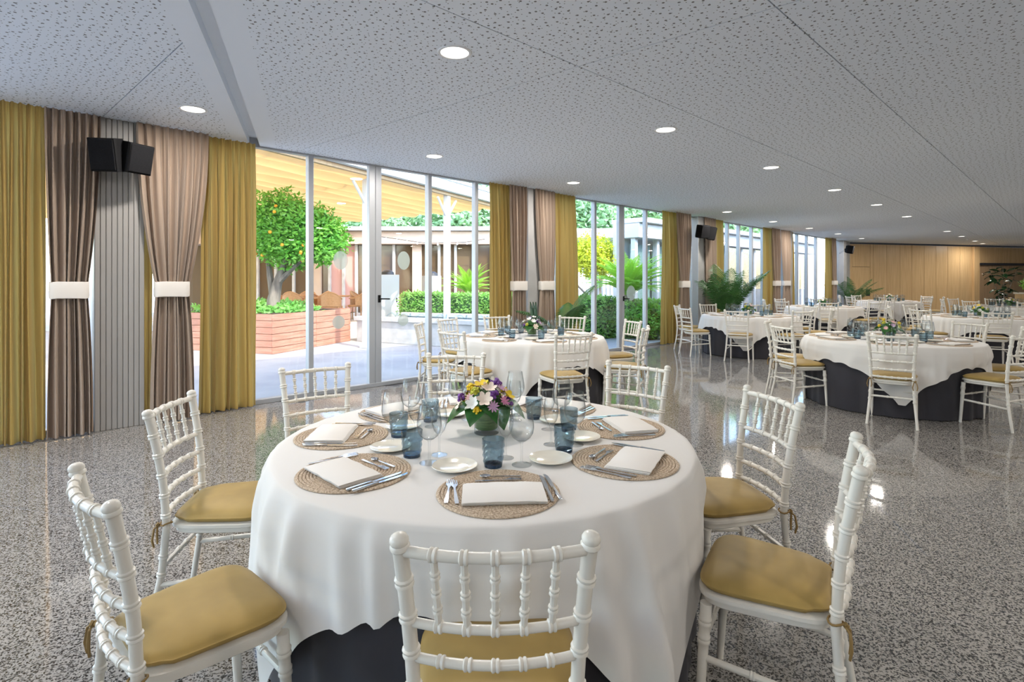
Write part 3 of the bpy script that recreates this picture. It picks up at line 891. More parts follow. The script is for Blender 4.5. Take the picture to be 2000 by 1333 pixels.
PLATE = MB().lathe([(0, 0.0), (0.045, 0.0), (0.050, 0.002), (0.078, 0.011), (0.083, 0.0145), (0.082, 0.016), (0.074, 0.0125), (0.054, 0.0065), (0.050, 0.0055), (0, 0.005)], 40).mesh('bread_plate', M['porcelain'])
def mat_mesh():
    prof = [(0, 0.0)]; n = 17; RR = 0.198
    prof.append((RR, 0.0)); prof.append((RR + 0.002, 0.003))
    for k in range(n, 0, -1):
        r1 = RR * k / n; r0 = RR * (k - 1) / n
        prof += [(r1 - 0.0015, 0.0062), ((r0 + r1) / 2, 0.0074), (r0 + 0.0012, 0.0062), (max(r0, 0.0), 0.0016)]
    return MB().lathe(prof, 72).mesh('placemat', M['seagrass'])
PLACEMAT = mat_mesh()
def napkin_mesh():
    mb = MB()
    def sheet(x0, x1, y0, y1, z0, z1, bulge):
        nx = 14
        loops = []
        for i in range(nx + 1):
            x = x0 + (x1 - x0) * i / nx
            e = 0.003 * math.sin(i * 1.3)
            lift = bulge * math.sin(math.pi * i / nx)
            loops.append([(x, y0 - 0.004 + e * 0.4, z0 + 0.004), (x, y0, z0), (x, y1 + e * 0.5, z0), (x, y1 + 0.005 + e * 0.5, (z0 + z1) / 2), (x, y1 + e * 0.5, z1 + lift), (x, (y0 + y1) / 2, z1 + lift + 0.002), (x, y0, z1 + lift), (x, y0 - 0.004 + e * 0.4, z1 - 0.003 + lift)])
        mb.loft(loops)
    sheet(-0.130, 0.130, -0.078, 0.078, 0.0, 0.0055, 0.001)
    sheet(-0.131, 0.128, -0.081, 0.074, 0.0056, 0.0115, 0.002)
    sheet(-0.128, 0.130, -0.083, 0.070, 0.0116, 0.0165, 0.002)
    # soften: edges sag a little, corners stay uneven
    mb.v = [(x, y, z * 0.8 - 0.002 * (abs(x) / 0.13) ** 4 * (z / 0.017)) for x, y, z in mb.v]
    return mb.mesh('napkin', M['napkin'])
NAPKIN = napkin_mesh()
def bent(mb, f):
    mb.v = [(x, y, z + f(y)) for x, y, z in mb.v]; return mb
def fork_mesh(sc=1.0):
    o = [(-0.006, -0.095), (0.006, -0.095), (0.0065, -0.07), (0.003, 0.02), (0.0045, 0.035), (0.0115, 0.05)]
    tips = []
    for k in range(4):
        x1 = 0.0115 - k * 0.0062; x0 = x1 - 0.0036
        tips += [(x1, 0.055), (x1 - 0.0006, 0.098), (x0 + 0.0006, 0.098), (x0, 0.058)]
    o += tips + [(-0.0115, 0.05), (-0.0045, 0.035), (-0.003, 0.02), (-0.0065, -0.07)]
    m = MB().prism([(x * sc, y * sc) for x, y in o], 0, 0.0022)
    return bent(m, lambda y: 0.004 * max(0, math.sin((y / sc - 0.02) * 34)) if y > 0.02 * sc else 0.0015 * abs(y) / 0.1).mesh('fork', M['steel'])
def knife_mesh(sc=1.0):
    h = MB().bbox(-0.0055 * sc, 0.0055 * sc, -0.11 * sc, -0.012 * sc, 0, 0.007, 0.002)
    b = [(-0.006, -0.014), (0.005, -0.014), (0.0068, 0.0), (0.008, 0.06), (0.0065, 0.09), (0.001, 0.108), (-0.006, 0.112)]
    h.prism([(x * sc, y * sc) for x, y in b], 0.0015, 0.0035)
    return h.mesh('knife', M['steel'])
def spoon_mesh(sc=1.0):
    m = MB().prism([(x * sc, y * sc) for x, y in [(-0.005, -0.09), (0.005, -0.09), (0.0055, -0.07), (0.0025, 0.035), (-0.0025, 0.035), (-0.0055, -0.07)]], 0.003, 0.0052)
    vs = []; fs = []
    rings = [(0.0, -0.004), (0.5, -0.003), (0.85, 0.0008), (1.0, 0.003), (0.97, 0.004), (0.82, 0.0022), (0.5, -0.0012), (0.0, -0.0022)]
    b = MB().lathe([(r, z) for r, z in rings], 20)
    m.add([(x * 0.0145 * sc, (y * 0.022 + 0.053) * sc, z + 0.0045) for x, y, z in b.v], b.f)
    return m.mesh('spoon', M['steel'])
FORK, KNIFE, SPOON, DFORK = fork_mesh(), knife_mesh(), spoon_mesh(0.85), fork_mesh(0.82)

# ------------------------------------------------------------------ bouquets
def petals(n, L, w, lift, curl=0.0, cup=0.35):
    mb = MB()
    for k in range(n):
        a = 2 * math.pi * k / n + random.uniform(-0.08, 0.08)
        ca, sa = math.cos(a), math.sin(a)
        row = []
        for t, ww in ((0.05, 0.25), (0.35, 0.8), (0.7, 1.0), (1.0, 0.35)):
            z = lift * t + curl * t * t * L
            for s_, dz in ((-1, 0.08), (0, 0), (1, 0.08)):
                x, y = L * t, s_ * w * ww / 2
                row.append((x * ca - y * sa, x * sa + y * ca, z + dz * w * cup * 4))
        fs = [(r * 3 + c, r * 3 + c + 1, (r + 1) * 3 + c + 1, (r + 1) * 3 + c) for r in range(3) for c in range(2)]
        mb.add(row, fs)
    mb.lathe([(0, 0.004), (L * 0.13, 0.003), (L * 0.16, -0.002), (0, -0.004)], 8)
    return mb
def cluster(n, rad, rb):
    mb = MB()
    for _ in range(n):
        u = Vector((random.gauss(0, 1), random.gauss(0, 1), abs(random.gauss(0, 0.8)))).normalized() * rad * random.uniform(0.55, 1)
        mb.lathe([(0, -rb), (rb * 0.85, -rb * 0.5), (rb, 0), (rb * 0.8, rb * 0.6), (0, rb)], 6, u)
    mb.lathe([(0, -rad * 0.7), (rad * 0.5, -rad * 0.4), (rad * 0.6, 0), (rad * 0.4, rad * 0.4), (0, rad * 0.5)], 8)
    return mb
BLOOM = {
    'lily_cream': petals(6, 0.036, 0.024, 0.014, 0.1).mesh('blossom', FL['cream']), 'lily_white': petals(6, 0.032, 0.022, 0.016, 0.1).mesh('blossom', FL['white']),
    'daisy_pink': petals(10, 0.028, 0.0085, 0.006).mesh('blossom', FL['pink']), 'daisy_lilac': petals(10, 0.027, 0.0085, 0.007).mesh('blossom', FL['lilac']),
    'daisy_blush': petals(10, 0.026, 0.0085, 0.006).mesh('blossom', FL['blush']), 'lily_yellow': petals(6, 0.036, 0.024, 0.018).mesh('blossom', FL['yellow']),
    'statice': cluster(16, 0.022, 0.008).mesh('blossom', FL['purple']), 'goldenrod': cluster(26, 0.021, 0.0055).mesh('blossom', FL['lime']), 'button': cluster(18, 0.02, 0.006).mesh('blossom', FL['yellow'])}
def big_leaf(L, w):
    vs = []; fs = []; n = 7
    for i in range(n + 1):
        t = i / n
        ww = w * math.sin(math.pi * min(1, t * 0.93 + 0.05)) ** 0.8 * (1 - 0.35 * t) if i < n else 0.002
        z = 0.25 * L * math.sin(t * math.pi * 0.6) - 0.62 * L * t * t
        for s_ in (-1, 0, 1): vs.append((L * t, s_ * ww, z + (0.12 * ww if s_ else 0)))
    for i in range(n):
        for c in range(2): fs.append((i * 3 + c, i * 3 + c + 1, (i + 1) * 3 + c + 1, (i + 1) * 3 + c))
    return MB().add(vs, fs).mesh('leaf', M['vase_leaf'])
LEAF = big_leaf(0.145, 0.075)
VASE = MB().lathe([(0, 0), (0.054, 0), (0.056, 0.003), (0.056, 0.118), (0.0545, 0.119), (0.053, 0.118), (0.053, 0.018), (0, 0.016)], 36).mesh('vase', M['crystal'])
LINING = MB().lathe([(0, 0.022), (0.048, 0.022), (0.0515, 0.026), (0.052, 0.07), (0.0515, 0.112), (0.03, 0.120), (0, 0.122)], 36).mesh('leaf_lining', M['green_lining'])
def bouquet(loc, rotz, label, kinds, seed, full=True, tall=False):
    rnd = random.Random(seed)
    r = empty('flower_arrangement', loc, rotz, label=label, cat='flowers', group='low table bouquets')
    v = link('vase', VASE, r); link('leaf_lining', LINING, v)
    for k in range(7 if full else 5):
        a = 2 * math.pi * k / 7 + rnd.uniform(-0.25, 0.25)
        o = link('leaf', LEAF, r, (0.035 * math.cos(a), 0.035 * math.sin(a), 0.112 + rnd.uniform(-0.005, 0.02)), a)
        s_ = rnd.uniform(0.75, 1.05); o.scale = (s_, s_, s_)
    n = len(kinds)
    for k, kd in enumerate(kinds):
        t = (k + 0.5) / n
        th = math.acos(1 - 0.98 * t) ; a = k * 2.39996 + rnd.uniform(-0.2, 0.2)
        d = Vector((math.sin(th) * math.cos(a), math.sin(th) * math.sin(a), math.cos(th)))
        p = Vector((0, 0, 0.118)) + Vector((d.x * 0.112, d.y * 0.112, d.z * 0.105)) * rnd.uniform(0.88, 1.08)
        o = link('blossom', BLOOM[kd], r, p)
        o.rotation_euler = (d + Vector((0, 0, 0.25))).to_track_quat('Z', 'Y').to_euler()
    g = MB()
    for _ in range(130 if full else 60):
        u = Vector((rnd.gauss(0, 1), rnd.gauss(0, 1), abs(rnd.gauss(0, 0.8)))).normalized()
        p = Vector((0, 0, 0.112)) + Vector((u.x * 0.1, u.y * 0.1, u.z * 0.09)) * rnd.uniform(0.45, 1.0)
        e = u.orthogonal().normalized(); f = u.cross(e); q = rnd.uniform(0, 6.28)
        e, f = e * math.cos(q) + f * math.sin(q), f * math.cos(q) - e * math.sin(q)
        g.add([p - e * 0.006, p + u * 0.012 + f * 0.006, p + e * 0.024 + u * 0.008, p + u * 0.006 - f * 0.006], [(0, 1, 2, 3)])
    o = g.build('greenery', M['vase_leaf'], r, smooth=False); o['kind'] = 'stuff'
    MB().lathe([(0, 0.1), (0.04, 0.1), (0.07, 0.135), (0.05, 0.185), (0, 0.2)], 12).build('stem_mass', M['vase_leaf'], r)
    if tall:
        for a in (1.2, 2.6, 1.9):
            vs = []
            for i in range(9):
                t = i / 8
                w_ = 0.035 * math.sin(math.pi * (t * 0.9 + 0.05))
                for s_ in (-1, 0, 1): vs.append((math.cos(a) * (0.02 + 0.05 * t) + s_ * w_ * 0.9, math.sin(a) * 0.03 + 0.01 * abs(s_), 0.15 + 0.27 * t))
            MB().add(vs, [(i * 3 + c, i * 3 + c + 1, (i + 1) * 3 + c + 1, (i + 1) * 3 + c) for i in range(8) for c in range(2)]).build('tall_leaf', M['dark_leaf'], r)
    return r

# ------------------------------------------------------------------ tables
TR = 0.872
SKIRTS = {}
def cloth_mesh(corner_ang, side, seed, name, folds=1.0, seats=()):
    rnd = random.Random(seed)
    nth, nr, nd_ = 360, 7, 18
    ph = [rnd.uniform(0, 6.28) for _ in range(6)]
    creases = []; fa = 0.0
    while fa < 2 * math.pi - 0.08:
        creases.append((fa, rnd.uniform(0.028, 0.075), rnd.uniform(0.018, 0.050)))
        fa += rnd.uniform(0.13, 0.30)
    vs = [(0, 0, TZ)]; fs = []
    rows = []
    for r in (0.25, 0.5, 0.7, 0.8, TR - 0.02, TR - 0.006):
        rows.append([(r * math.cos(2 * math.pi * i / nth), r * math.sin(2 * math.pi * i / nth), TZ - (0.0018 if r > TR - 0.01 else 0)) for i in range(nth)])
    for j in range(nd_ + 1):
        t = j / nd_
        row = []
        for i in range(nth):
            th = 2 * math.pi * i / nth
            al = (th - corner_ang + math.pi / 4) % (math.pi / 2) - math.pi / 4         # 0 at a corner of the square cloth
            reach = min(side / 2 / math.cos(math.pi / 4 - abs(al)), side * 0.685)
            drop = min(reach - TR, TZ - 0.03)
            corner = math.exp(-(al / 0.33) ** 2)
            ridge = 0.0
            for fa, fw_, fh_ in creases:
                dth = (th - fa + 0.05 * t * math.sin(fa * 7) + math.pi) % (2 * math.pi) - math.pi
                if abs(dth) < 0.4: ridge += fh_ * math.exp(-(dth / fw_) ** 2)
            drop = min(drop + 0.5 * (ridge - 0.02), TZ - 0.03)
            z = TZ - 0.006 - drop * t
            g = min(1.0, (TZ - z) / 0.42)
            rr = TR + 0.004 + 0.016 * min(1, (TZ - z) / 0.06) + 0.055 * g * (0.45 + 0.55 * corner) + (ridge * (0.75 + 0.8 * corner) * folds - 0.006) * g ** 0.6
            for sa_, lim in seats:                       # a seat pushed up to the table holds the cloth in
                dth = abs((th - sa_ + math.pi) % (2 * math.pi) - math.pi)
                if dth < 0.42 and z < 0.62:
                    k_ = min(1.0, (0.62 - z) / 0.08) * min(1.0, (0.42 - dth) / 0.14)
                    cap_ = max(lim, TR + 0.012 + 0.2 * (rr - TR))
                    if rr > cap_: rr += (cap_ - rr) * k_
            rr = max(rr, TR + 0.006)
            row.append((rr * math.cos(th), rr * math.sin(th), z))
        rows.append(row)
    for row in rows: vs += row
    for i in range(nth): fs.append((0, 1 + i, 1 + (i + 1) % nth))
    for j in range(len(rows) - 1):
        for i in range(nth):
            i2 = (i + 1) % nth
            fs.append((1 + j * nth + i, 1 + (j + 1) * nth + i, 1 + (j + 1) * nth + i2, 1 + j * nth + i2))
    me = MB().add(vs, fs).mesh(name, M['linen'])
    me.polygons.foreach_set('use_smooth', [True] * len(me.polygons))
    for e in me.edges: e.use_edge_sharp = False
    return me
def skirt_mesh():
    nth = 180; vs = []; fs = []
    for j, (z, g) in enumerate(((0.735, 0.0), (0.60, 0.3), (0.42, 0.65), (0.2, 0.9), (0.008, 1.0))):
        for i in range(nth):
            th = 2 * math.pi * i / nth
            rr = TR - 0.012 + g * (0.006 + 0.012 * math.sin(18 * th + math.sin(5 * th)) + 0.008 * math.sin(29 * th + 1))
            rr = min(rr, TR + 0.004) if z > 0.3 else rr
            vs.append((rr * math.cos(th), rr * math.sin(th), z))
    for j in range(4):
        for i in range(nth):
            i2 = (i + 1) % nth
            fs.append((j * nth + i, (j + 1) * nth + i, (j + 1) * nth + i2, j * nth + i2))
    return MB().add(vs, fs).mesh('underskirt', M['skirt'])
SKIRT = skirt_mesh()
TABLETOP = MB().lathe([(0, 0.715), (TR - 0.02, 0.715), (TR - 0.008, 0.72), (TR - 0.008, 0.738), (TR - 0.02, 0.745), (0, 0.745)], 48).mesh('tabletop', M['brown_oak'])
TLEG = MB().tube([(0, 0, 0), (0, 0, 0.716)], 0.02, 8).mesh('leg', M['dark_metal'])

SEAT8 = ['near', 'near-right', 'right', 'far-right', 'far', 'far-left', 'left', 'near-left']
def seat_name(a):
    k = round(((a + 90) % 360) / 45) % 8
    return SEAT8[k]
def table(cx, cy, desc, corner, angs, side, seed, level, kinds, chairs=None, cdist=1.355, tall=False, bouquet_label=None, skirt_label='', cloth_label='', chair_fix=None, mat_fix=None):
    t = empty('banquet_table', (cx, cy, 0), 0, label=skirt_label, cat='table', group='round banquet tables')
    link('underskirt', SKIRT, t); link('tabletop', TABLETOP, t)
    for a in range(4): link('leg', TLEG, t, (0.5 * math.cos(a * math.pi / 2 + 0.4), 0.5 * math.sin(a * math.pi / 2 + 0.4), 0))
    seats = []
    for a in angs:
        if chairs is None or a in chairs:
            if chair_fix and a in chair_fix:
                bx, by, fc = chair_fix[a]
                fx, fy = bx + math.cos(fc) * 0.45 - cx, by + math.sin(fc) * 0.45 - cy
                seats.append((math.atan2(fy, fx), math.hypot(fx, fy) - 0.008))
            else:
                seats.append((R(a), cdist - 0.455))
    link('tablecloth', cloth_mesh(R(corner), side, seed, 'tablecloth', 1.15 if level > 1 else 0.9, seats), None, (cx, cy, 0), label=cloth_label, cat='tablecloth', group='white square tablecloths')
    rnd = random.Random(seed)
    names = []
    used = set()
    # seat names in order round the table, starting from the seat nearest the viewer
    order_ = sorted(angs, key=lambda a: (a + 90 + 22.5) % 360)
    seat_of = {a: SEAT8[k] for k, a in enumerate(order_)}
    for i, a in enumerate(angs):
        nm = seat_of[a]
        has_chair = chairs is None or a in chairs
        ar = R(a)
        if has_chair:
            if chair_fix and a in chair_fix:
                bx, by, face = chair_fix[a]
            else:
                bx, by = cx + math.cos(ar) * cdist, cy + math.sin(ar) * cdist
                face = ar + math.pi + R(rnd.uniform(-6, 6))
            # (bx, by) is the middle of the top rail posts; the chair origin lies 0.25 in front of them
            ox, oy = bx + math.cos(face) * 0.248, by + math.sin(face) * 0.248
            stamp(CHAIR if level > 0 else CHAIR_FAR, 'dining_chair', (ox, oy, 0), face - math.pi / 2,
                  label='white gold-cushioned chair at the %s place of %s' % (nm, desc), cat='chair', group='white dining chairs')
        # setting: local frame with +y to the centre
        am = R(mat_fix[a]) if mat_fix and a in mat_fix else ar
        f = am + math.pi / 2
        def put(name, me, r, tang, z, rot, label, cat, group, sub=None):
            x = cx + math.cos(am) * r - math.sin(am) * tang
            y = cy + math.sin(am) * r + math.cos(am) * tang
            o = link(name, me, None, (x, y, TZ + z), f + rot, label=label, cat=cat, group=group)
            if sub: link(sub[0], sub[1], o)
            return o
        L = lambda s_: '%s at the %s place of %s' % (s_, nm, desc)
        j = lambda q: rnd.uniform(-q, q)
        put('placemat', PLACEMAT, 0.635, j(.01), 0.0005, j(0.3), L('round woven seagrass placemat'), 'placemat', 'woven placemats')
        put('napkin', NAPKIN, 0.675, j(.012), 0.0082, j(0.12), L('folded white napkin'), 'napkin', 'folded napkins')
        put('wine_glass', WINE, 0.385, 0.105 + j(.01), 0.0006, 0, L('large clear wine glass'), 'wine glass', 'large wine glasses')
        put('slim_glass', SLIM, 0.30, 0.055 + j(.01), 0.0006, 0, L('slim clear stemmed glass'), 'stemmed glass', 'slim stemmed glasses')
        put('tumbler', TUMBLER, 0.385, -0.005 + j(.012), 0.0006, j(.3), L('blue faceted glass tumbler'), 'tumbler', 'blue glass tumblers', ('base', TUMBLER_BASE))
        put('bread_plate', PLATE, 0.395, -0.135 + j(.01), 0.0006, 0, L('small cream bread plate'), 'plate', 'cream bread plates')
        if level > 0:
            k = 0.0085
            put('fork', FORK, 0.630, -0.168, k, j(.08), L('outer steel fork'), 'fork', 'forks')
            put('fork', FORK, 0.640, -0.146, k, j(.06), L('inner steel fork'), 'fork', 'forks')
            put('knife', KNIFE, 0.640, 0.150, k, j(.08), L('inner steel knife'), 'knife', 'knives')
            put('knife', KNIFE, 0.630, 0.172, k, j(.08), L('outer steel knife'), 'knife', 'knives')
            put('spoon', SPOON, 0.525, 0.004, k, math.pi / 2 + j(.1), L('steel dessert spoon'), 'spoon', 'dessert spoons')
            put('dessert_fork', DFORK, 0.555, 0.0, k, -math.pi / 2 + j(.1), L('small steel dessert fork'), 'fork', 'dessert forks')
    bouquet((cx + 0.0, cy + 0.06 * (level > 1), TZ), rnd.uniform(0, 6), bouquet_label, kinds, seed + 50, level > 0, tall)

full_kinds = ['goldenrod', 'lily_yellow', 'statice', 'daisy_pink', 'lily_cream', 'statice', 'button', 'daisy_lilac', 'lily_cream', 'goldenrod', 'lily_yellow', 'daisy_pink', 'statice', 'lily_white', 'daisy_blush', 'lily_yellow',
              'goldenrod', 'lily_cream', 'daisy_blush', 'statice', 'daisy_pink', 'button', 'lily_white', 'statice', 'lily_yellow', 'daisy_lilac', 'goldenrod', 'lily_cream', 'statice', 'daisy_pink', 'button', 'lily_cream']
fixes = {  # post-top midpoints read off the photo, and the way each chair faces
    -86: (-0.034, 1.114, R(91)), -31: (1.07, 1.68, R(149)), 4.5: (1.19, 2.49, R(188)), 48.5: (0.785, 3.405, R(233)),
    101: (-0.40, 3.88, R(270)), 139: (-1.20, 3.32, R(304)), 181: (-1.48, 2.36, R(8)), 225: (-1.085, 1.405, R(48))}
T1a = [-86, -31, 4.5, 48.5, 101, 139, 181, 225]
table(-0.115, 2.39, 'the large foreground table', -141, T1a, 2.24, 1, 2, full_kinds, chair_fix=fixes, mat_fix={-86: -83, -31: -32, 4.5: 13, 48.5: 55, 101: 99, 139: 138, 181: 179, 225: 225},
      bouquet_label='colourful low bouquet of yellow, pink, cream and purple blooms on the foreground table',
      skirt_label='large round foreground table with charcoal underskirt', cloth_label='white square cloth over the large foreground table')
T2a = [-75, -27, 17, 63, 110, 145, 182, 231]
table(0.25, 6.72, 'the patio-door table', -105, T2a, 2.24, 2, 1, ['lily_white', 'statice', 'lily_white', 'daisy_lilac', 'lily_cream', 'lily_white', 'statice', 'lily_white', 'daisy_lilac', 'lily_cream', 'goldenrod', 'lily_white', 'statice', 'lily_cream'], tall=True, cdist=1.40,
      bouquet_label='white and lilac bouquet with tall dark leaves by the patio doors', skirt_label='round table by the patio doors with charcoal underskirt', cloth_label='white square cloth over the table by the patio doors')
T3a = [-124, -70, -22, 16, 62, 106, 150, 182]
table(4.45, 6.40, 'the dark-skirted right table', -118, T3a, 2.16, 3, 1, ['lily_cream', 'button', 'daisy_blush', 'lily_cream', 'goldenrod', 'button', 'lily_white', 'daisy_lilac', 'lily_cream', 'button', 'goldenrod', 'lily_cream', 'daisy_blush', 'goldenrod'], chairs=[-124, -70, -22, 16, 150, 182], cdist=1.30,
      bouquet_label='cream and yellow bouquet on the right-hand table with exposed dark skirt', skirt_label='right-hand round table showing much of its charcoal underskirt', cloth_label='white square cloth over the right-hand table, one corner near the floor')
reg = lambda o_: [o_ + 45 * k for k in range(8)]
far_k = ['lily_cream', 'lily_yellow', 'daisy_blush', 'lily_white', 'goldenrod', 'lily_cream', 'lily_yellow', 'goldenrod', 'daisy_lilac', 'lily_white']
def fartable(cx, cy, desc, corner, off, seed, chairs=None):
    table(cx, cy, desc, corner, reg(off), 2.16, seed, 0, far_k, chairs=chairs, cdist=1.42, bouquet_label='small mixed bouquet on %s' % desc, skirt_label='round %s with charcoal underskirt' % desc.replace('the ', '', 1), cloth_label='white square cloth over %s' % desc)
fartable(4.70, 10.75, 'the table beside the tall palm', -118, 13, 4)
fartable(8.20, 14.3, 'the table at the fourth column', -100, 20, 5)
fartable(12.5, 18.0, 'the table by the wood wall', -110, 8, 6)
fartable(8.85, 10.25, 'the table behind the right table', -80, 13, 7)
fartable(13.2, 14.4, 'the table before the rubber plant', -100, 16, 8)

# ------------------------------------------------------------------ indoor plants
def frond_mesh(name, L, droop, nleaf, leaf_len, leaf_w, material, vee=0.5, stem_r=0.006, start=0.25, up=1.0, reach=0.9):
    """one pinnate frond growing along +x and up, then drooping"""
    def P(t):
        return Vector((L * (0.25 * t + 0.75 * t * t) * reach, 0, up * L * (0.95 * t - droop * t * t)))
    mb = MB()
    n = 10
    mb.tube([P(i / n) for i in range(n + 1)], [stem_r * (1 - 0.8 * i / n) for i in range(n + 1)], 5)
    for k in range(nleaf):
        t = start + (1 - start) * (k + 0.5) / nleaf
        p = P(t); tan = (P(min(1, t + 0.02)) - P(t - 0.02)).normalized()
        prof = math.sin(math.pi * min(1, 0.18 + 0.86 * (k + 0.5) / nleaf)) ** 0.7
        for s_ in (-1, 1):
            ll = leaf_len * prof * random.uniform(0.9, 1.08)
            side = Vector((0, s_, 0))
            d = (side * 0.85 + tan * 0.65 + Vector((0, 0, vee))).normalized()
            sag = Vector((0, 0, -0.35 * ll))
            w_ = tan * leaf_w
            mid = p + d * ll * 0.5 + sag * 0.15; tip = p + d * ll + sag
            mb.add([p - w_ * 0.3, p + w_ * 0.5, mid + w_ * 0.6, tip, mid - w_ * 0.5], [(0, 1, 2, 4), (4, 2, 3)])
    return mb.mesh(name, material, smooth=False)
def pot_meshes(r, h):
    return (MB().lathe([(0, 0), (r * 0.75, 0), (r * 0.8, 0.02), (r, h - 0.03), (r + 0.012, h - 0.02), (r + 0.012, h), (r - 0.01, h), (r - 0.02, h - 0.05), (0, h - 0.05)], 28).mesh('pot', M['pot']),
            MB().lathe([(0, h - 0.03), (r * 0.7, h - 0.035), (r - 0.03, h - 0.045), (r - 0.03, h - 0.06), (0, h - 0.06)], 20).mesh('soil', M['soil']))
def palm(loc, label, n, L, droop, seed, mats='palm_leaf', pot=(0.2, 0.36), zbase=None, name='potted_palm', scale_rng=(0.75, 1.05), reach=0.42):
    rnd = random.Random(seed)
    r = empty(name, loc, 0, label=label, cat='plant', group='potted palms along the windows')
    pm, sm = pot_meshes(*pot)
    link('pot', pm, r); link('soil', sm, r)
    fm = [frond_mesh('frond', L, droop, 28, L * 0.20, 0.026, M[mats], 0.05, reach=reach), frond_mesh('frond', L * 0.92, droop * 1.25, 26, L * 0.20, 0.026, M[mats], 0.0, reach=reach * 1.3)]
    for k in range(n):
        a = 2 * math.pi * k / n * 2.4 + rnd.uniform(-0.3, 0.3)
        o = link('frond', fm[k % 2], r, (0.02 * math.cos(a), 0.02 * math.sin(a), pot[1] - 0.05), a)
        s_ = rnd.uniform(*scale_rng)
        lean = rnd.uniform(-0.12, 0.28)
        o.rotation_euler = (0, lean, a); o.scale = (s_, s_, s_)
    return r
palm((5.05, 12.75, 0), 'tall potted palm with arching fronds before the speaker column', 18, 2.08, 0.21, 1, reach=0.33)
palm((0.86, 8.95, 0), 'potted palm behind the table by the patio doors', 4, 1.5, 0.30, 2)
palm((5.62, 12.55, 0), 'low drooping potted palm beside the tall palm', 5, 1.05, 0.45, 9, scale_rng=(0.6, 0.85))
palm((13.15, 21.05, 0), 'potted palm in the corner before the wood wall door', 11, 1.9, 0.24, 3)
def ficus(loc, label):
    r = empty('rubber_plant', loc, 0, label=label, cat='plant')
    pm, sm = pot_meshes(0.24, 0.42)
    link('pot', pm, r); link('soil', sm, r)
    rnd = random.Random(5)
    stems = []
    for k in range(3):
        a = k * 2.1
        pts = [Vector((0.04 * math.cos(a), 0.04 * math.sin(a), 0.36))]
        for i in range(6):
            pts.append(pts[-1] + Vector((0.05 * math.cos(a) * (1 + 0.3 * i), 0.05 * math.sin(a), 0.26)))
        MB().tube(pts, [0.018 - 0.002 * i for i in range(7)], 7).build('stem', M['bark'], r)
        stems.append(pts)
    vs = []
    for i in range(6):
        t = i / 5
        w_ = 0.07 * math.sin(math.pi * (0.06 + 0.9 * t)) ** 0.7
        for s_ in (-1, 0, 1): vs.append((0.26 * t, s_ * w_, -0.10 * t * t + 0.02 * abs(s_)))
    lm = MB().add(vs, [(i * 3 + c, i * 3 + c + 1, (i + 1) * 3 + c + 1, (i + 1) * 3 + c) for i in range(5) for c in range(2)]).mesh('leaf', M['dark_leaf'])
    for k in range(64):
        pts = stems[k % 3]; t = rnd.uniform(1.2, 6); i = min(5, int(t)); p = pts[i].lerp(pts[i + 1], t - i)
        o = link('leaf', lm, r, p)
        o.rotation_euler = (rnd.uniform(-0.4, 0.4), rnd.uniform(-0.5, 0.35), rnd.uniform(0, 6.28))
        s_ = rnd.uniform(0.8, 1.25); o.scale = (s_, s_, s_)
ficus((18.1, 20.0, 0), 'dark broad-leaved rubber plant before the recessed wood wall')
# cream-topped console with a small bush at the edge of the view
con = empty('console_table', (19.35, 20.3, 0), fang, label='cream-topped console table beside the rubber plant', cat='table')
MB().bbox(-0.5, 0.5, -0.22, 0.22, 0.93, 0.99, 0.006).build('top', M['porcelain'], con)
for sx in (-0.44, 0.44): MB().bbox(sx - 0.03, sx + 0.03, -0.18, 0.18, 0, 0.93, 0.004).build('leg', M['oak'], con)
def leaf_cloud(name, parent, pts_n, center, radii, size, material, seed, shell=0.55, squash=None, flat=0.0):
    rnd = random.Random(seed)
    vs = []; fs = []
    c = Vector(center)
    for k in range(pts_n):
        u = Vector((rnd.gauss(0, 1), rnd.gauss(0, 1), rnd.gauss(0, 1))).normalized()
        if squash == 'box':
            m_ = max(abs(u.x), abs(u.y), abs(u.z)); u = u / m_
        q = rnd.uniform(shell, 1.0)
        # lumpy outline
        lump = 1 + 0.13 * math.sin(5 * u.x + 3 * u.z + seed) * math.sin(4 * u.y - 2 * u.z + 1.7 * seed) if squash != 'box' else 1 + 0.02 * rnd.uniform(-1, 1)
        p = c + Vector((u.x * radii[0], u.y * radii[1], u.z * radii[2])) * q * lump
        e = Vector((rnd.gauss(0, 1), rnd.gauss(0, 1), rnd.gauss(0, 0.6))).normalized()
        f = e.cross((u + Vector((rnd.gauss(0, .5), rnd.gauss(0, .5), 0.5 + rnd.gauss(0, .5)))).normalized())
        f = f.normalized() if f.length > 1e-3 else e.orthogonal().normalized()
        s_ = size * rnd.uniform(0.7, 1.3)
        nrm = e.cross(f) * 0.12 * s_
        b = len(vs)
        vs += [p, p + e * s_ * 0.5 + f * s_ * 0.24 + nrm, p + e * s_, p + e * s_ * 0.5 - f * s_ * 0.24 + nrm]
        fs.append((b, b + 1, b + 2, b + 3))
    o = MB().add(vs, fs).build(name, material, parent, smooth=False)
    o['kind'] = 'stuff'
    return o
sb = empty('potted_bush', (19.25, 20.25, 0.99), 0, label='small bright green potted bush on the console table', cat='plant')
MB().lathe([(0, 0), (0.08, 0), (0.10, 0.14), (0.085, 0.14), (0, 0.12)], 16).build('pot', M['pot'], sb)
leaf_cloud('foliage', sb, 700, (0, 0, 0.32), (0.26, 0.22, 0.22), 0.07, M['hedge_leaf'], 3, 0.3)

# ------------------------------------------------------------------ patio
struct(MB().prism([(-70, -40), (90, -40), (90, 110), (-70, 110)], -0.30, -0.16).build('ground_outside', M['paving'], smooth=False))
pv = [V2(W(-30, -0.06)), V2(W(60, -0.06)), V2(W(60, -40)), V2(W(-30, -40))]
struct(MB().prism([(p.x, p.y) for p in pv], -0.159, -0.02).build('patio_pavement', M['paving'], smooth=False))
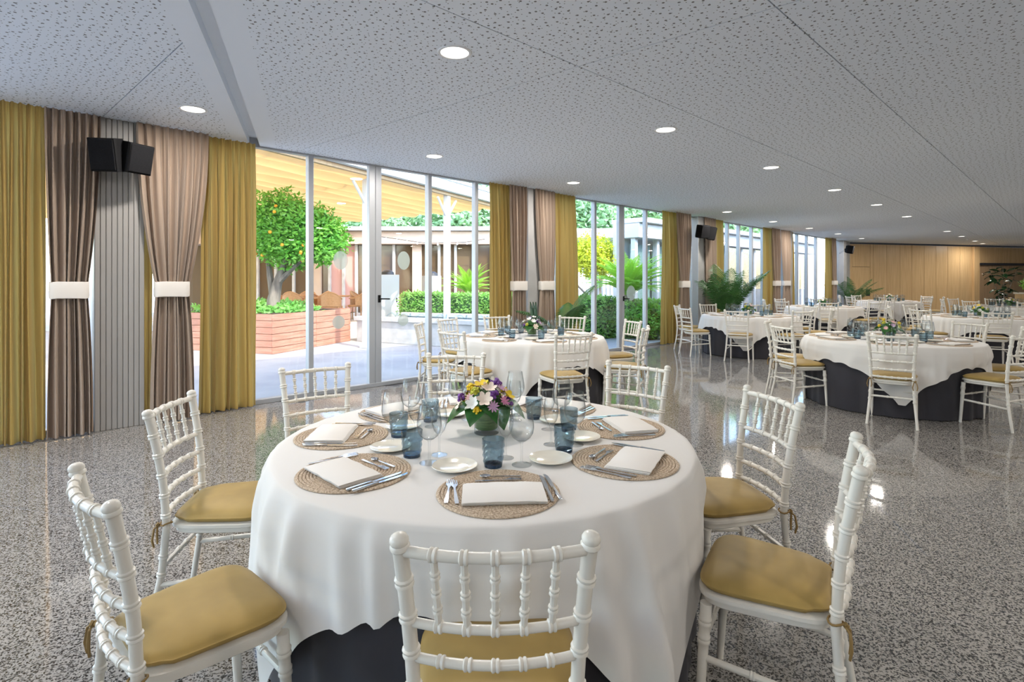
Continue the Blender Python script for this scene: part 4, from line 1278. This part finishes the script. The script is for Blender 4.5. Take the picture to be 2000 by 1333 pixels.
# raised wooden planter with boards
P0 = Vector((-4.70, 10.67)); pr = Vector((0.79, 2.38)).normalized(); pl = Vector((-pr.y, pr.x))
planter = empty('garden_planter', (P0.x, P0.y, -0.02), math.atan2(pr.y, pr.x), label='low raised planter clad in reddish horizontal boards', cat='planter')
PL, PW, PH, NB = 2.55, 3.2, 0.79, 6
MB().box(0.03, PL - 0.03, 0.03, PW - 0.03, 0, PH - 0.05).build('core', M['grout'], planter, smooth=False)
for k in range(NB):
    z0, z1 = k * PH / NB + 0.004, (k + 1) * PH / NB - 0.004
    for (a, b) in ((0.0, 1.3), (1.306, PL)):
        MB().bbox(a, b, 0.0, 0.032, z0, z1, 0.004).build('board', M['deck_plank'], planter, smooth=False)
    MB().bbox(0.0, 0.032, 0.034, PW - 0.034, z0, z1, 0.004).build('board', M['deck_plank'], planter, smooth=False)
    MB().bbox(PL - 0.032, PL, 0.034, PW - 0.034, z0, z1, 0.004).build('board', M['deck_plank'], planter, smooth=False)
MB().box(0.033, PL - 0.033, 0.033, PW - 0.033, PH - 0.049, PH - 0.02).build('soil', M['soil'], planter, smooth=False)
pc = P0 + pr * PL / 2 + pl * PW / 2
gc = leaf_cloud('ground_cover', None, 9000, (0, 0, 0), (PL / 2 - 0.1, PW / 2 - 0.1, 0.22), 0.13, M['ground_leaf'], 4, 0.0)
gc.location = (pc.x, pc.y, PH - 0.02); gc.rotation_euler = (0, 0, math.atan2(pr.y, pr.x))
gc['label'] = 'dense bright green ground cover growing in the boarded planter'; gc['category'] = 'plants'
def tree(name, loc, label, cat, trunk, crown, nleaf, leaf, lm, seed, fruit=0, extra=(), group=None):
    r = empty(name, loc, 0, label=label, cat=cat, group=group)
    MB().tube(trunk[0], trunk[1], 10).build('trunk', M['bark'], r)
    for pts, rad in extra: MB().tube(pts, rad, 7).build('branch', M['bark'], r)
    o = None
    mbx = [leaf_cloud('crown', None, n_, c, rd, leaf, lm, seed + i, sh) for i, (c, rd, n_, sh) in enumerate(crown)]
    # one crown per tree
    main = mbx[0]
    if len(mbx) > 1:
        allv = []; allf = []
        for q in mbx:
            off = len(allv)
            allv += [tuple(v.co) for v in q.data.vertices]; allf += [tuple(i + off for i in p.vertices) for p in q.data.polygons]
        me = bpy.data.meshes.new('crown'); me.from_pydata(allv, [], allf); me.materials.append(lm)
        main.data = me
        for q in mbx[1:]: bpy.data.objects.remove(q)
    main.parent = r
    rnd = random.Random(seed)
    fr = MB().lathe([(0, -0.036), (0.026, -0.026), (0.037, 0), (0.026, 0.026), (0, 0.036)], 10).mesh('orange', M['orange'])
    for k in range(fruit):
        c, rd = crown[0][0], crown[0][1]
        u = Vector((rnd.uniform(-1, 1), rnd.uniform(-1, 0), rnd.uniform(-0.9, 0.6))).normalized()
        link('orange', fr, r, (c[0] + u.x * rd[0] * 0.93, c[1] + u.y * rd[1] * 0.93, c[2] + u.z * rd[2] * 0.93))
    return r
tree('orange_tree', (-5.25, 11.9, 0.74), 'bushy orange tree with dark trunk growing in the boarded planter', 'tree',
     ([(0, 0, -0.2), (0.02, 0, 0.25), (0.10, 0, 0.62), (0.24, 0.05, 1.05), (0.42, 0.1, 1.5)], [0.17, 0.14, 0.105, 0.075, 0.04]),
     [((0.42, 0.1, 1.72), (1.02, 0.95, 0.80), 9000, 0.35), ((0.05, 0.1, 2.05), (0.8, 0.8, 0.72), 4500, 0.3), ((1.05, 0.05, 1.62), (0.62, 0.6, 0.62), 3600, 0.3)], 0, 0.115, M['orange_leaf'], 11, 14,
     extra=[([(0.10, 0, 0.62), (0.35, -0.05, 0.85), (0.75, -0.1, 1.2)], [0.07, 0.055, 0.03]), ([(0.03, 0, 0.3), (-0.1, 0.1, 0.8), (-0.2, 0.15, 1.4)], [0.09, 0.07, 0.03])])
# fountain basin
F0, F1 = Vector((-3.72, 13.0)), Vector((0.55, 10.95))
fd = (F1 - F0).normalized(); fn = Vector((-fd.y, fd.x)); FLn = (F1 - F0).length; FW = 2.0
basin = empty('fountain', (F0.x, F0.y, -0.02), math.atan2(fd.y, fd.x), label='long pale stone fountain basin with arching water jets', cat='fountain')
MB().bbox(0, FLn, 0, 0.16, 0, 0.50, 0.01).build('basin_wall', M['stone'], basin, smooth=False)
MB().bbox(0, FLn, FW - 0.16, FW, 0, 0.50, 0.01).build('basin_wall', M['stone'], basin, smooth=False)
MB().bbox(0, 0.16, 0.161, FW - 0.161, 0, 0.50, 0.01).build('basin_wall', M['stone'], basin, smooth=False)
MB().bbox(FLn - 0.16, FLn, 0.161, FW - 0.161, 0, 0.50, 0.01).build('basin_wall', M['stone'], basin, smooth=False)
MB().bbox(-0.05, FLn + 0.05, -0.06, 0.22, 0.501, 0.60, 0.012).build('coping', M['stone'], basin, smooth=False)
MB().bbox(-0.05, FLn + 0.05, FW - 0.22, FW + 0.06, 0.501, 0.60, 0.012).build('coping', M['stone'], basin, smooth=False)
MB().box(0.16, FLn - 0.16, 0.16, FW - 0.16, 0.02, 0.45).build('water', M['water'], basin, smooth=False)
for k, x in enumerate((0.45, 0.85, 1.35, 1.9, 2.45, 3.0)):
    for s_ in (-1, 1):
        pts = [(x + s_ * 0.16 * t, 0.95 - 0.5 * t * t * 0.6, 0.45 + 0.62 * t - 0.60 * t * t * (0.6 + 0.4 * t)) for t in [i / 9 for i in range(10)]]
        MB().tube(pts, [0.012 + 0.006 * i / 9 for i in range(10)], 6).build('water_jet', M['jet'], basin)
# hedges behind the basin
def hedge(p0, p1, w_, h, n, label, seed, zb=-0.02, lm='hedge_leaf', size=0.085):
    p0, p1 = Vector(p0), Vector(p1); d = (p1 - p0); L = d.length; m_ = (p0 + p1) / 2
    r = empty('hedge', (m_.x, m_.y, zb), math.atan2(d.y, d.x), label=label, cat='hedge', group='clipped patio hedges')
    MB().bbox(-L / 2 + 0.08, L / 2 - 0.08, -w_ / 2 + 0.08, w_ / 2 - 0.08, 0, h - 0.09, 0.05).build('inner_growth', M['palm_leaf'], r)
    leaf_cloud('foliage', r, n, (0, 0, h / 2), (L / 2, w_ / 2, h / 2), size, M[lm], seed, 0.9, 'box')
hedge((-2.95, 15.2), (-1.72, 14.6), 0.8, 1.12, 6000, 'clipped hedge between the steel cabinets and the white post', 21)
hedge((-1.62, 14.7), (0.5, 13.7), 0.8, 1.12, 8000, 'clipped hedge under the cycad beyond the fountain', 22)
# steel cabinets
def cabinet(px, Y, w_, h, yaw, label):
    X = (px - 1000) / FPX * Y
    r = empty('steel_cabinet', (X, Y, -0.02), yaw, label=label, cat='cabinet', group='steel cabinets on the terrace')
    MB().bbox(-w_ / 2, w_ / 2, -0.25, 0.3, 0, h, 0.01).build('body', M['grey_steel'], r, smooth=False)
    MB().bbox(-w_ / 2 + 0.03, w_ / 2 - 0.03, -0.262, -0.248, 0.08, h - 0.05, 0.004).build('door', M['grey_steel'], r, smooth=False)
    MB().bbox(w_ / 2 - 0.09, w_ / 2 - 0.06, -0.275, -0.26, h * 0.5, h * 0.58, 0.004).build('lock', M['black_plastic'], r)
    MB().lathe([(0, 0), (0.2, 0), (0.18, 0.08), (0.1, 0.13), (0, 0.14)], 16, (0, 0, h)).build('vent_cap', M['dark_metal'], r)
cabinet(757, 16.2, 0.62, 1.63, R(20), 'tall steel cabinet with a dark cap beside the patio door handle')
cabinet(843, 16.8, 0.50, 1.60, R(20), 'narrower steel cabinet with a dark cap next to the hedge')
# cycads
CYC = [frond_mesh('frond', 0.95, 0.52, 30, 0.20, 0.022, M['cycad_leaf'], 0.3, 0.010, 0.12), frond_mesh('frond', 0.88, 0.28, 30, 0.19, 0.022, M['cycad_leaf'], 0.3, 0.008, 0.15)]
def cycad(loc, label, n, sc, seed, trunk_h=0.35):
    rnd = random.Random(seed)
    r = empty('cycad', loc, 0, label=label, cat='plant', group='cycads on the patio')
    MB().lathe([(0, 0), (0.16, 0), (0.18, trunk_h * 0.5), (0.13, trunk_h), (0, trunk_h + 0.04)], 14).build('trunk', M['bark'], r)
    for k in range(n):
        a = k * 2.39996
        o = link('frond', CYC[k % 2], r, (0.06 * math.cos(a), 0.06 * math.sin(a), trunk_h - 0.02))
        t = k / n
        o.rotation_euler = (0, -0.55 + 1.05 * t + rnd.uniform(-0.1, 0.1), a); s_ = sc * rnd.uniform(0.85, 1.1); o.scale = (s_, s_, s_)
cycad((-1.22, 15.4, 0.72), 'bright cycad above the hedge beside the white post', 36, 1.0, 1)
cycad((3.05, 14.2, 0.70), 'large cycad with stiff radiating fronds seen through the second window', 52, 1.4, 2)
# pergola posts, beams and the pleated canvas awning
BA, BB = Vector((-3.59, 9.86)), Vector((-0.70, 15.55))
bd = (BB - BA).normalized()
aw = empty('awning', (0, 0, 0), 0, label='pleated orange canvas awning with pale edge beam over the terrace', cat='awning')
ang = math.atan2(bd.y, bd.x)
mtb = Matrix.Translation((BA.x, BA.y, 3.70)) @ Matrix.Rotation(ang, 4, 'Z')
MB().bbox(-4.6, 7.6, -0.07, 0.07, 0.0, 0.24, 0.008, mtb).build('edge_beam', M['white_render'], aw, smooth=False)
MB().bbox(-4.6, 7.6, -0.10, -0.0, 0.26, 0.34, 0.008, mtb).build('gutter', M['white_paint'], aw, smooth=False)
MB().bbox(-4.6, 7.6, 0.09, 0.17, -0.08, 0.12, 0.008, mtb).build('inner_beam', M['brown_oak'], aw, smooth=False)
Q = Vector((-bd.y, bd.x))
nsp, depth = 22, 0.60
vs = []; fs = []
rows = []
# scalloped fabric: rows run along the beam, folds hang between cross rods
nx_, ny_ = 15, nsp * 8
for j in range(ny_ + 1):
    a = j / 8
    for i in range(nx_ + 1):
        p = BA + bd * (-4.5 + 12.0 * i / nx_) + Q * (0.2 + a * depth)
        sag = -0.11 * abs(math.sin(math.pi * a)) ** 0.8 + 0.02 * math.sin(i * 1.7 + j * 0.4)
        vs.append((p.x, p.y, 3.72 + sag - 0.010 * a))
for j in range(ny_):
    for i in range(nx_):
        b = j * (nx_ + 1) + i
        fs.append((b, b + 1, b + nx_ + 2, b + nx_ + 1))
MB().add(vs, fs).build('canvas', M['awning'], aw)
for k in range(1, 4):
    for e in (-2.2 + 3.0 * k,):
        p0 = BA + bd * (-4.5 + e) + Q * 0.2; p1 = p0 + Q * nsp * depth
        MB().tube([(p0.x, p0.y, 3.75), (p1.x, p1.y, 3.53)], 0.022, 6).build('support_cable', M['dark_metal'], aw)
def post(px, Y, label, top=3.69):
    X = (px - 1000) / FPX * Y
    r = empty('pergola_post', (X, Y, -0.02), ang, label=label, cat='post', group='white pergola posts')
    MB().bbox(-0.07, 0.07, -0.07, 0.07, 0, top, 0.01).build('shaft', M['white_render'], r, smooth=False)
    MB().bbox(-0.11, 0.11, -0.11, 0.11, 0, 0.1, 0.01).build('base', M['white_render'], r, smooth=False)
    for s_ in (-1, 1): MB().tube([(s_ * 0.05, 0, top - 0.55), (s_ * 0.42, 0, top - 0.12)], 0.035, 6).build('brace', M['white_render'], r)
post(873, 14.05, 'white pergola post with angled braces among the hedges')
post(716, 11.75, 'white pergola post beside the patio door stiles')
# pavilion behind the terrace
pav = empty('terrace_pavilion', (0, 20.4, 0), 0, label='low cream pavilion with brown glazing behind the terrace', cat='building')
def pbox(name, px0, px1, z0, z1, y0, y1, m, b=0.01, parent=None):
    X0, X1 = (px0 - 1000) / FPX * 20.4, (px1 - 1000) / FPX * 20.4
    return MB().bbox(X0, X1, y0, y1, z0, z1, b).build(name, M[m], parent or pav, smooth=False)
pbox('back_wall', 330, 1010, 0, 3.3, 0.6, 0.9, 'brown_curtain')
pbox('fascia', 330, 1010, 2.78, 3.26, -0.35, 0.6, 'cream_wall', 0.02)
pbox('roof', 330, 1010, 3.27, 3.42, -0.55, 0.95, 'white_render', 0.02)
pbox('plinth', 330, 1010, -0.02, 0.22, -0.2, 0.6, 'stone')
posts = [505, 540, 575, 620, 645, 672, 697, 770, 815, 858, 890, 925, 960]
for q in posts:
    wide = 9 if q in (620, 815) else 2.4
    pbox('column_post' if wide > 5 else 'glazing_post', q - wide, q + wide, 0.22, 2.78, -0.12, 0.1, 'cream_wall' if wide > 5 else 'stone', 0.008)
kinds_p = ['brown_curtain', 'brown_curtain', 'brown_curtain', 'brown_glass', 'pink_wall', 'pink_wall', 'brown_glass', 'brown_glass', 'brown_glass', 'brown_curtain', 'brown_curtain', 'brown_glass']
for a, b, kd in zip(posts, posts[1:], kinds_p):
    pbox('glazed_panel', a + 2, b - 2, 0.25, 2.76, 0.0, 0.05, kd, 0.004)
# string of bulbs on the fascia
sl = empty('string_lights', (0, 0, 0), 0, label='string of small bulbs sagging along the pavilion fascia', cat='string lights')
cp = [((px - 1000) / FPX * 19.7, 19.7, 1.44 + (548 - py) * 19.7 / FPX) for px, py in ((740, 462), (754, 464), (775, 467), (795, 470), (815, 473), (835, 475), (855, 475), (875, 474), (893, 474), (912, 473), (930, 470), (948, 467))]
MB().tube(cp, 0.012, 5).build('cord', M['cord'], sl)
bm = MB().lathe([(0, -0.10), (0.03, -0.08), (0.035, -0.05), (0.018, -0.02), (0.015, 0), (0, 0)], 8).mesh('bulb', M['bulb'])
for p in cp: link('bulb', bm, sl, p)
# terrace slab and wicker seats
struct(MB().prism([(-14, 15.6), (-3.15, 15.6), (-3.15, 20.15), (-14, 20.15)], -0.02, 0.24).build('terrace_floor', M['stone'], smooth=False))
def wicker_parts():
    P = []
    m = M['wicker']
    for sx in (-1, 1):
        for y in (-0.22, 0.24): P.append(('leg', MB().tube([(sx * 0.24, y, 0), (sx * 0.25, y, 0.44)], 0.018, 7).mesh('leg', m)))
    P.append(('seat', MB().lathe([(0, 0.40), (0.26, 0.40), (0.28, 0.42), (0.26, 0.45), (0, 0.44)], 20).mesh('seat', m)))
    hoop = [(0.29 * math.cos(a), -0.29 * math.sin(a) + 0.0, 0.66 + 0.20 * max(0, math.sin(a)) ** 1.5) for a in [R(x) for x in range(-30, 211, 15)]]
    P.append(('arm_hoop', MB().tube(hoop, 0.02, 7).mesh('arm_hoop', m)))
    b = []
    vs = []; fs = []; n = 14
    for i in range(n + 1):
        a = R(12 + (168 - 12) * i / n)
        for z in (0.44, 0.66 + 0.20 * math.sin(a) ** 1.5):
            for rr in (0.283, 0.297): vs.append((rr * math.cos(a), -rr * math.sin(a), z))
    for i in range(n):
        o_ = i * 4
        fs += [(o_, o_ + 4, o_ + 6, o_ + 2), (o_ + 1, o_ + 3, o_ + 7, o_ + 5), (o_ + 2, o_ + 6, o_ + 7, o_ + 3), (o_, o_ + 1, o_ + 5, o_ + 4)]
    P.append(('backrest', MB().add(vs, fs).mesh('backrest', m)))
    return P
WK = wicker_parts()
ttop = MB().bbox(-0.36, 0.36, -0.36, 0.36, 0.70, 0.74, 0.008).mesh('top', M['wicker'])
tleg = MB().tube([(0, 0, 0.02), (0, 0, 0.70)], 0.035, 8).mesh('pedestal', M['dark_metal'])
tft = MB().lathe([(0, 0), (0.22, 0), (0.22, 0.02), (0.05, 0.035), (0, 0.035)], 16).mesh('foot_plate', M['dark_metal'])
wt = [(-6.6, 16.9), (-5.35, 16.6), (-4.25, 17.3)]
wd = ['behind the orange tree', 'above the planter boards', 'beside the door stile post']
for k, (x, y) in enumerate(wt):
    stamp([('top', ttop), ('pedestal', tleg), ('foot_plate', tft)], 'terrace_table', (x, y, 0.24), 0.2 * k, label='square brown terrace table %s' % wd[k], cat='table', group='terrace tables')
    for q, (dx, dy, sd) in enumerate(((-0.62, 0.05, 'window-far'), (0.62, -0.05, 'fountain-side'), (0.05, -0.66, 'near'), (-0.05, 0.66, 'pavilion-side'))):
        if q == 3 and k == 1: continue
        stamp(WK, 'wicker_chair', (x + dx, y + dy, 0.24), math.atan2(-dy, -dx) - math.pi / 2, label='brown wicker terrace chair at the %s side of the table %s' % (sd, wd[k]), cat='chair', group='wicker terrace chairs')
# ------------------------------------------------------------------ garden seen through the second window
hedge((1.55, 13.3), (2.55, 14.2), 0.7, 1.05, 5000, 'clipped hedge at the palm side of the second window', 31)
hedge((2.5, 13.75), (4.6, 15.6), 0.9, 0.92, 8000, 'broad hedge under the large cycad', 32)
bush = empty('round_bush', (3.35, 13.55, -0.02), 0, label='dark rounded bush in front of the large cycad', cat='bush')
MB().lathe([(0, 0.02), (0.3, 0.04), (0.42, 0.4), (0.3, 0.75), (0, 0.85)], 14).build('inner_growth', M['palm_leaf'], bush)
leaf_cloud('foliage', bush, 4000, (0, 0, 0.45), (0.55, 0.5, 0.47), 0.09, M['orange_leaf'], 33, 0.75)
tree('garden_tree', (2.35, 17.2, 0.0), 'yellow-leaved small tree seen through the second window', 'tree', ([(0, 0, -0.1), (0.05, 0, 0.7), (0.25, 0, 1.3), (0.3, 0, 1.9)], [0.07, 0.06, 0.045, 0.02]),
     [((0.25, 0, 2.2), (0.95, 0.8, 0.75), 5200, 0.2)], 0, 0.12, M['yellow_leaf'], 41, 0, extra=[([(0.1, 0, 0.9), (-0.3, 0, 1.3), (-0.6, 0, 1.7)], [0.035, 0.03, 0.015])])
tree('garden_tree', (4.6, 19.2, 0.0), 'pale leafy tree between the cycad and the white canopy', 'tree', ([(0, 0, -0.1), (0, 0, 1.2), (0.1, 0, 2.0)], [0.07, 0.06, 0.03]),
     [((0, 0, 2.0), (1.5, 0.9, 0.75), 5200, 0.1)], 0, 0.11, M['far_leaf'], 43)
can = empty('flat_canopy', (4.3, 21.2, 0), 0, label='flat white canopy roof behind the garden', cat='canopy')
MB().bbox(-2.6, 3.6, -1.0, 1.2, 3.02, 3.38, 0.02).build('roof_slab', M['white_render'], can, smooth=False)
for x in (-2.2, 0.2, 2.6): MB().bbox(x - 0.08, x + 0.08, -0.6, -0.44, -0.16, 3.02, 0.01).build('column_post', M['white_render'], can, smooth=False)
fen = empty('garden_fence', (4.2, 19.9, 0), 0, label='white barred garden fence behind the cycad', cat='fence')
bar = MB().bbox(-0.018, 0.018, -0.018, 0.018, -0.15, 1.95, 0.003).mesh('bar', M['white_paint'])
for k in range(34): link('bar', bar, fen, (-2.2 + 0.145 * k, 0, 0))
for z in (0.1, 1.85): MB().bbox(-2.3, 2.75, -0.025, 0.025, z, z + 0.05, 0.004).build('rail', M['white_paint'], fen, smooth=False)
bgt = [(-6.5, 27.5, 2.6, 'behind the pavilion roof, farthest from the canopy'), (-2.3, 27.0, 2.4, 'behind the pavilion roof beside the white post'), (1.2, 26.5, 2.3, 'above the patio doors end of the canopy'), (4.3, 27.0, 2.6, 'over the middle of the canopy'), (8.0, 27.5, 2.5, 'over the cycad side of the canopy'), (12.5, 31.0, 2.6, 'behind the annex roof')]
for k, (x, y, rr, wh) in enumerate(bgt):
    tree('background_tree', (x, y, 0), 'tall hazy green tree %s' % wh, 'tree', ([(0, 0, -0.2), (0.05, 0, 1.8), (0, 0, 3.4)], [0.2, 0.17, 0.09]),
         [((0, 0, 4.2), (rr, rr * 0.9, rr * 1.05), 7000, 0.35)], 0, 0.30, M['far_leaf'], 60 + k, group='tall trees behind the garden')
# annex parallel to the far windows
ann = empty('annex_building', W(0, -2.7, 0), WALL_ANG, label='white annex with curtained windows facing the far windows', cat='building')
MB().bbox(11.6, 27, 0.45, 0.7, -0.15, 3.2, 0.01).build('back_wall', M['white_render'], ann, smooth=False)
MB().bbox(11.6, 27, -0.25, 0.45, 2.72, 3.15, 0.01).build('fascia', M['white_render'], ann, smooth=False)
MB().bbox(11.6, 27, -0.45, 0.75, 3.16, 3.3, 0.01).build('roof', M['white_render'], ann, smooth=False)
for k in range(13):
    s_ = 11.75 + 1.22 * k
    MB().bbox(s_ - 0.07, s_ + 0.07, -0.06, 0.1, -0.15, 2.72, 0.008).build('post', M['white_render'], ann, smooth=False)
    if k < 12:
        c = MB(); n = 40; vs = []; fs = []
        for i in range(n + 1):
            for z in (0.02, 2.55): vs.append((s_ + 0.09 + 1.04 * i / n, 0.22 + 0.035 * math.sin(i * 1.25), z))
        fs = [(2 * i, 2 * i + 2, 2 * i + 3, 2 * i + 1) for i in range(n)]
        c.add(vs, fs).build('window_curtain', M['pale_curtain'] if s_ < 17.5 else M['brown_curtain'], ann)
        MB().box(s_ + 0.07, s_ + 1.15, 0.0, 0.012, 0.0, 2.72).build('pane', M['pane'], ann, smooth=False)
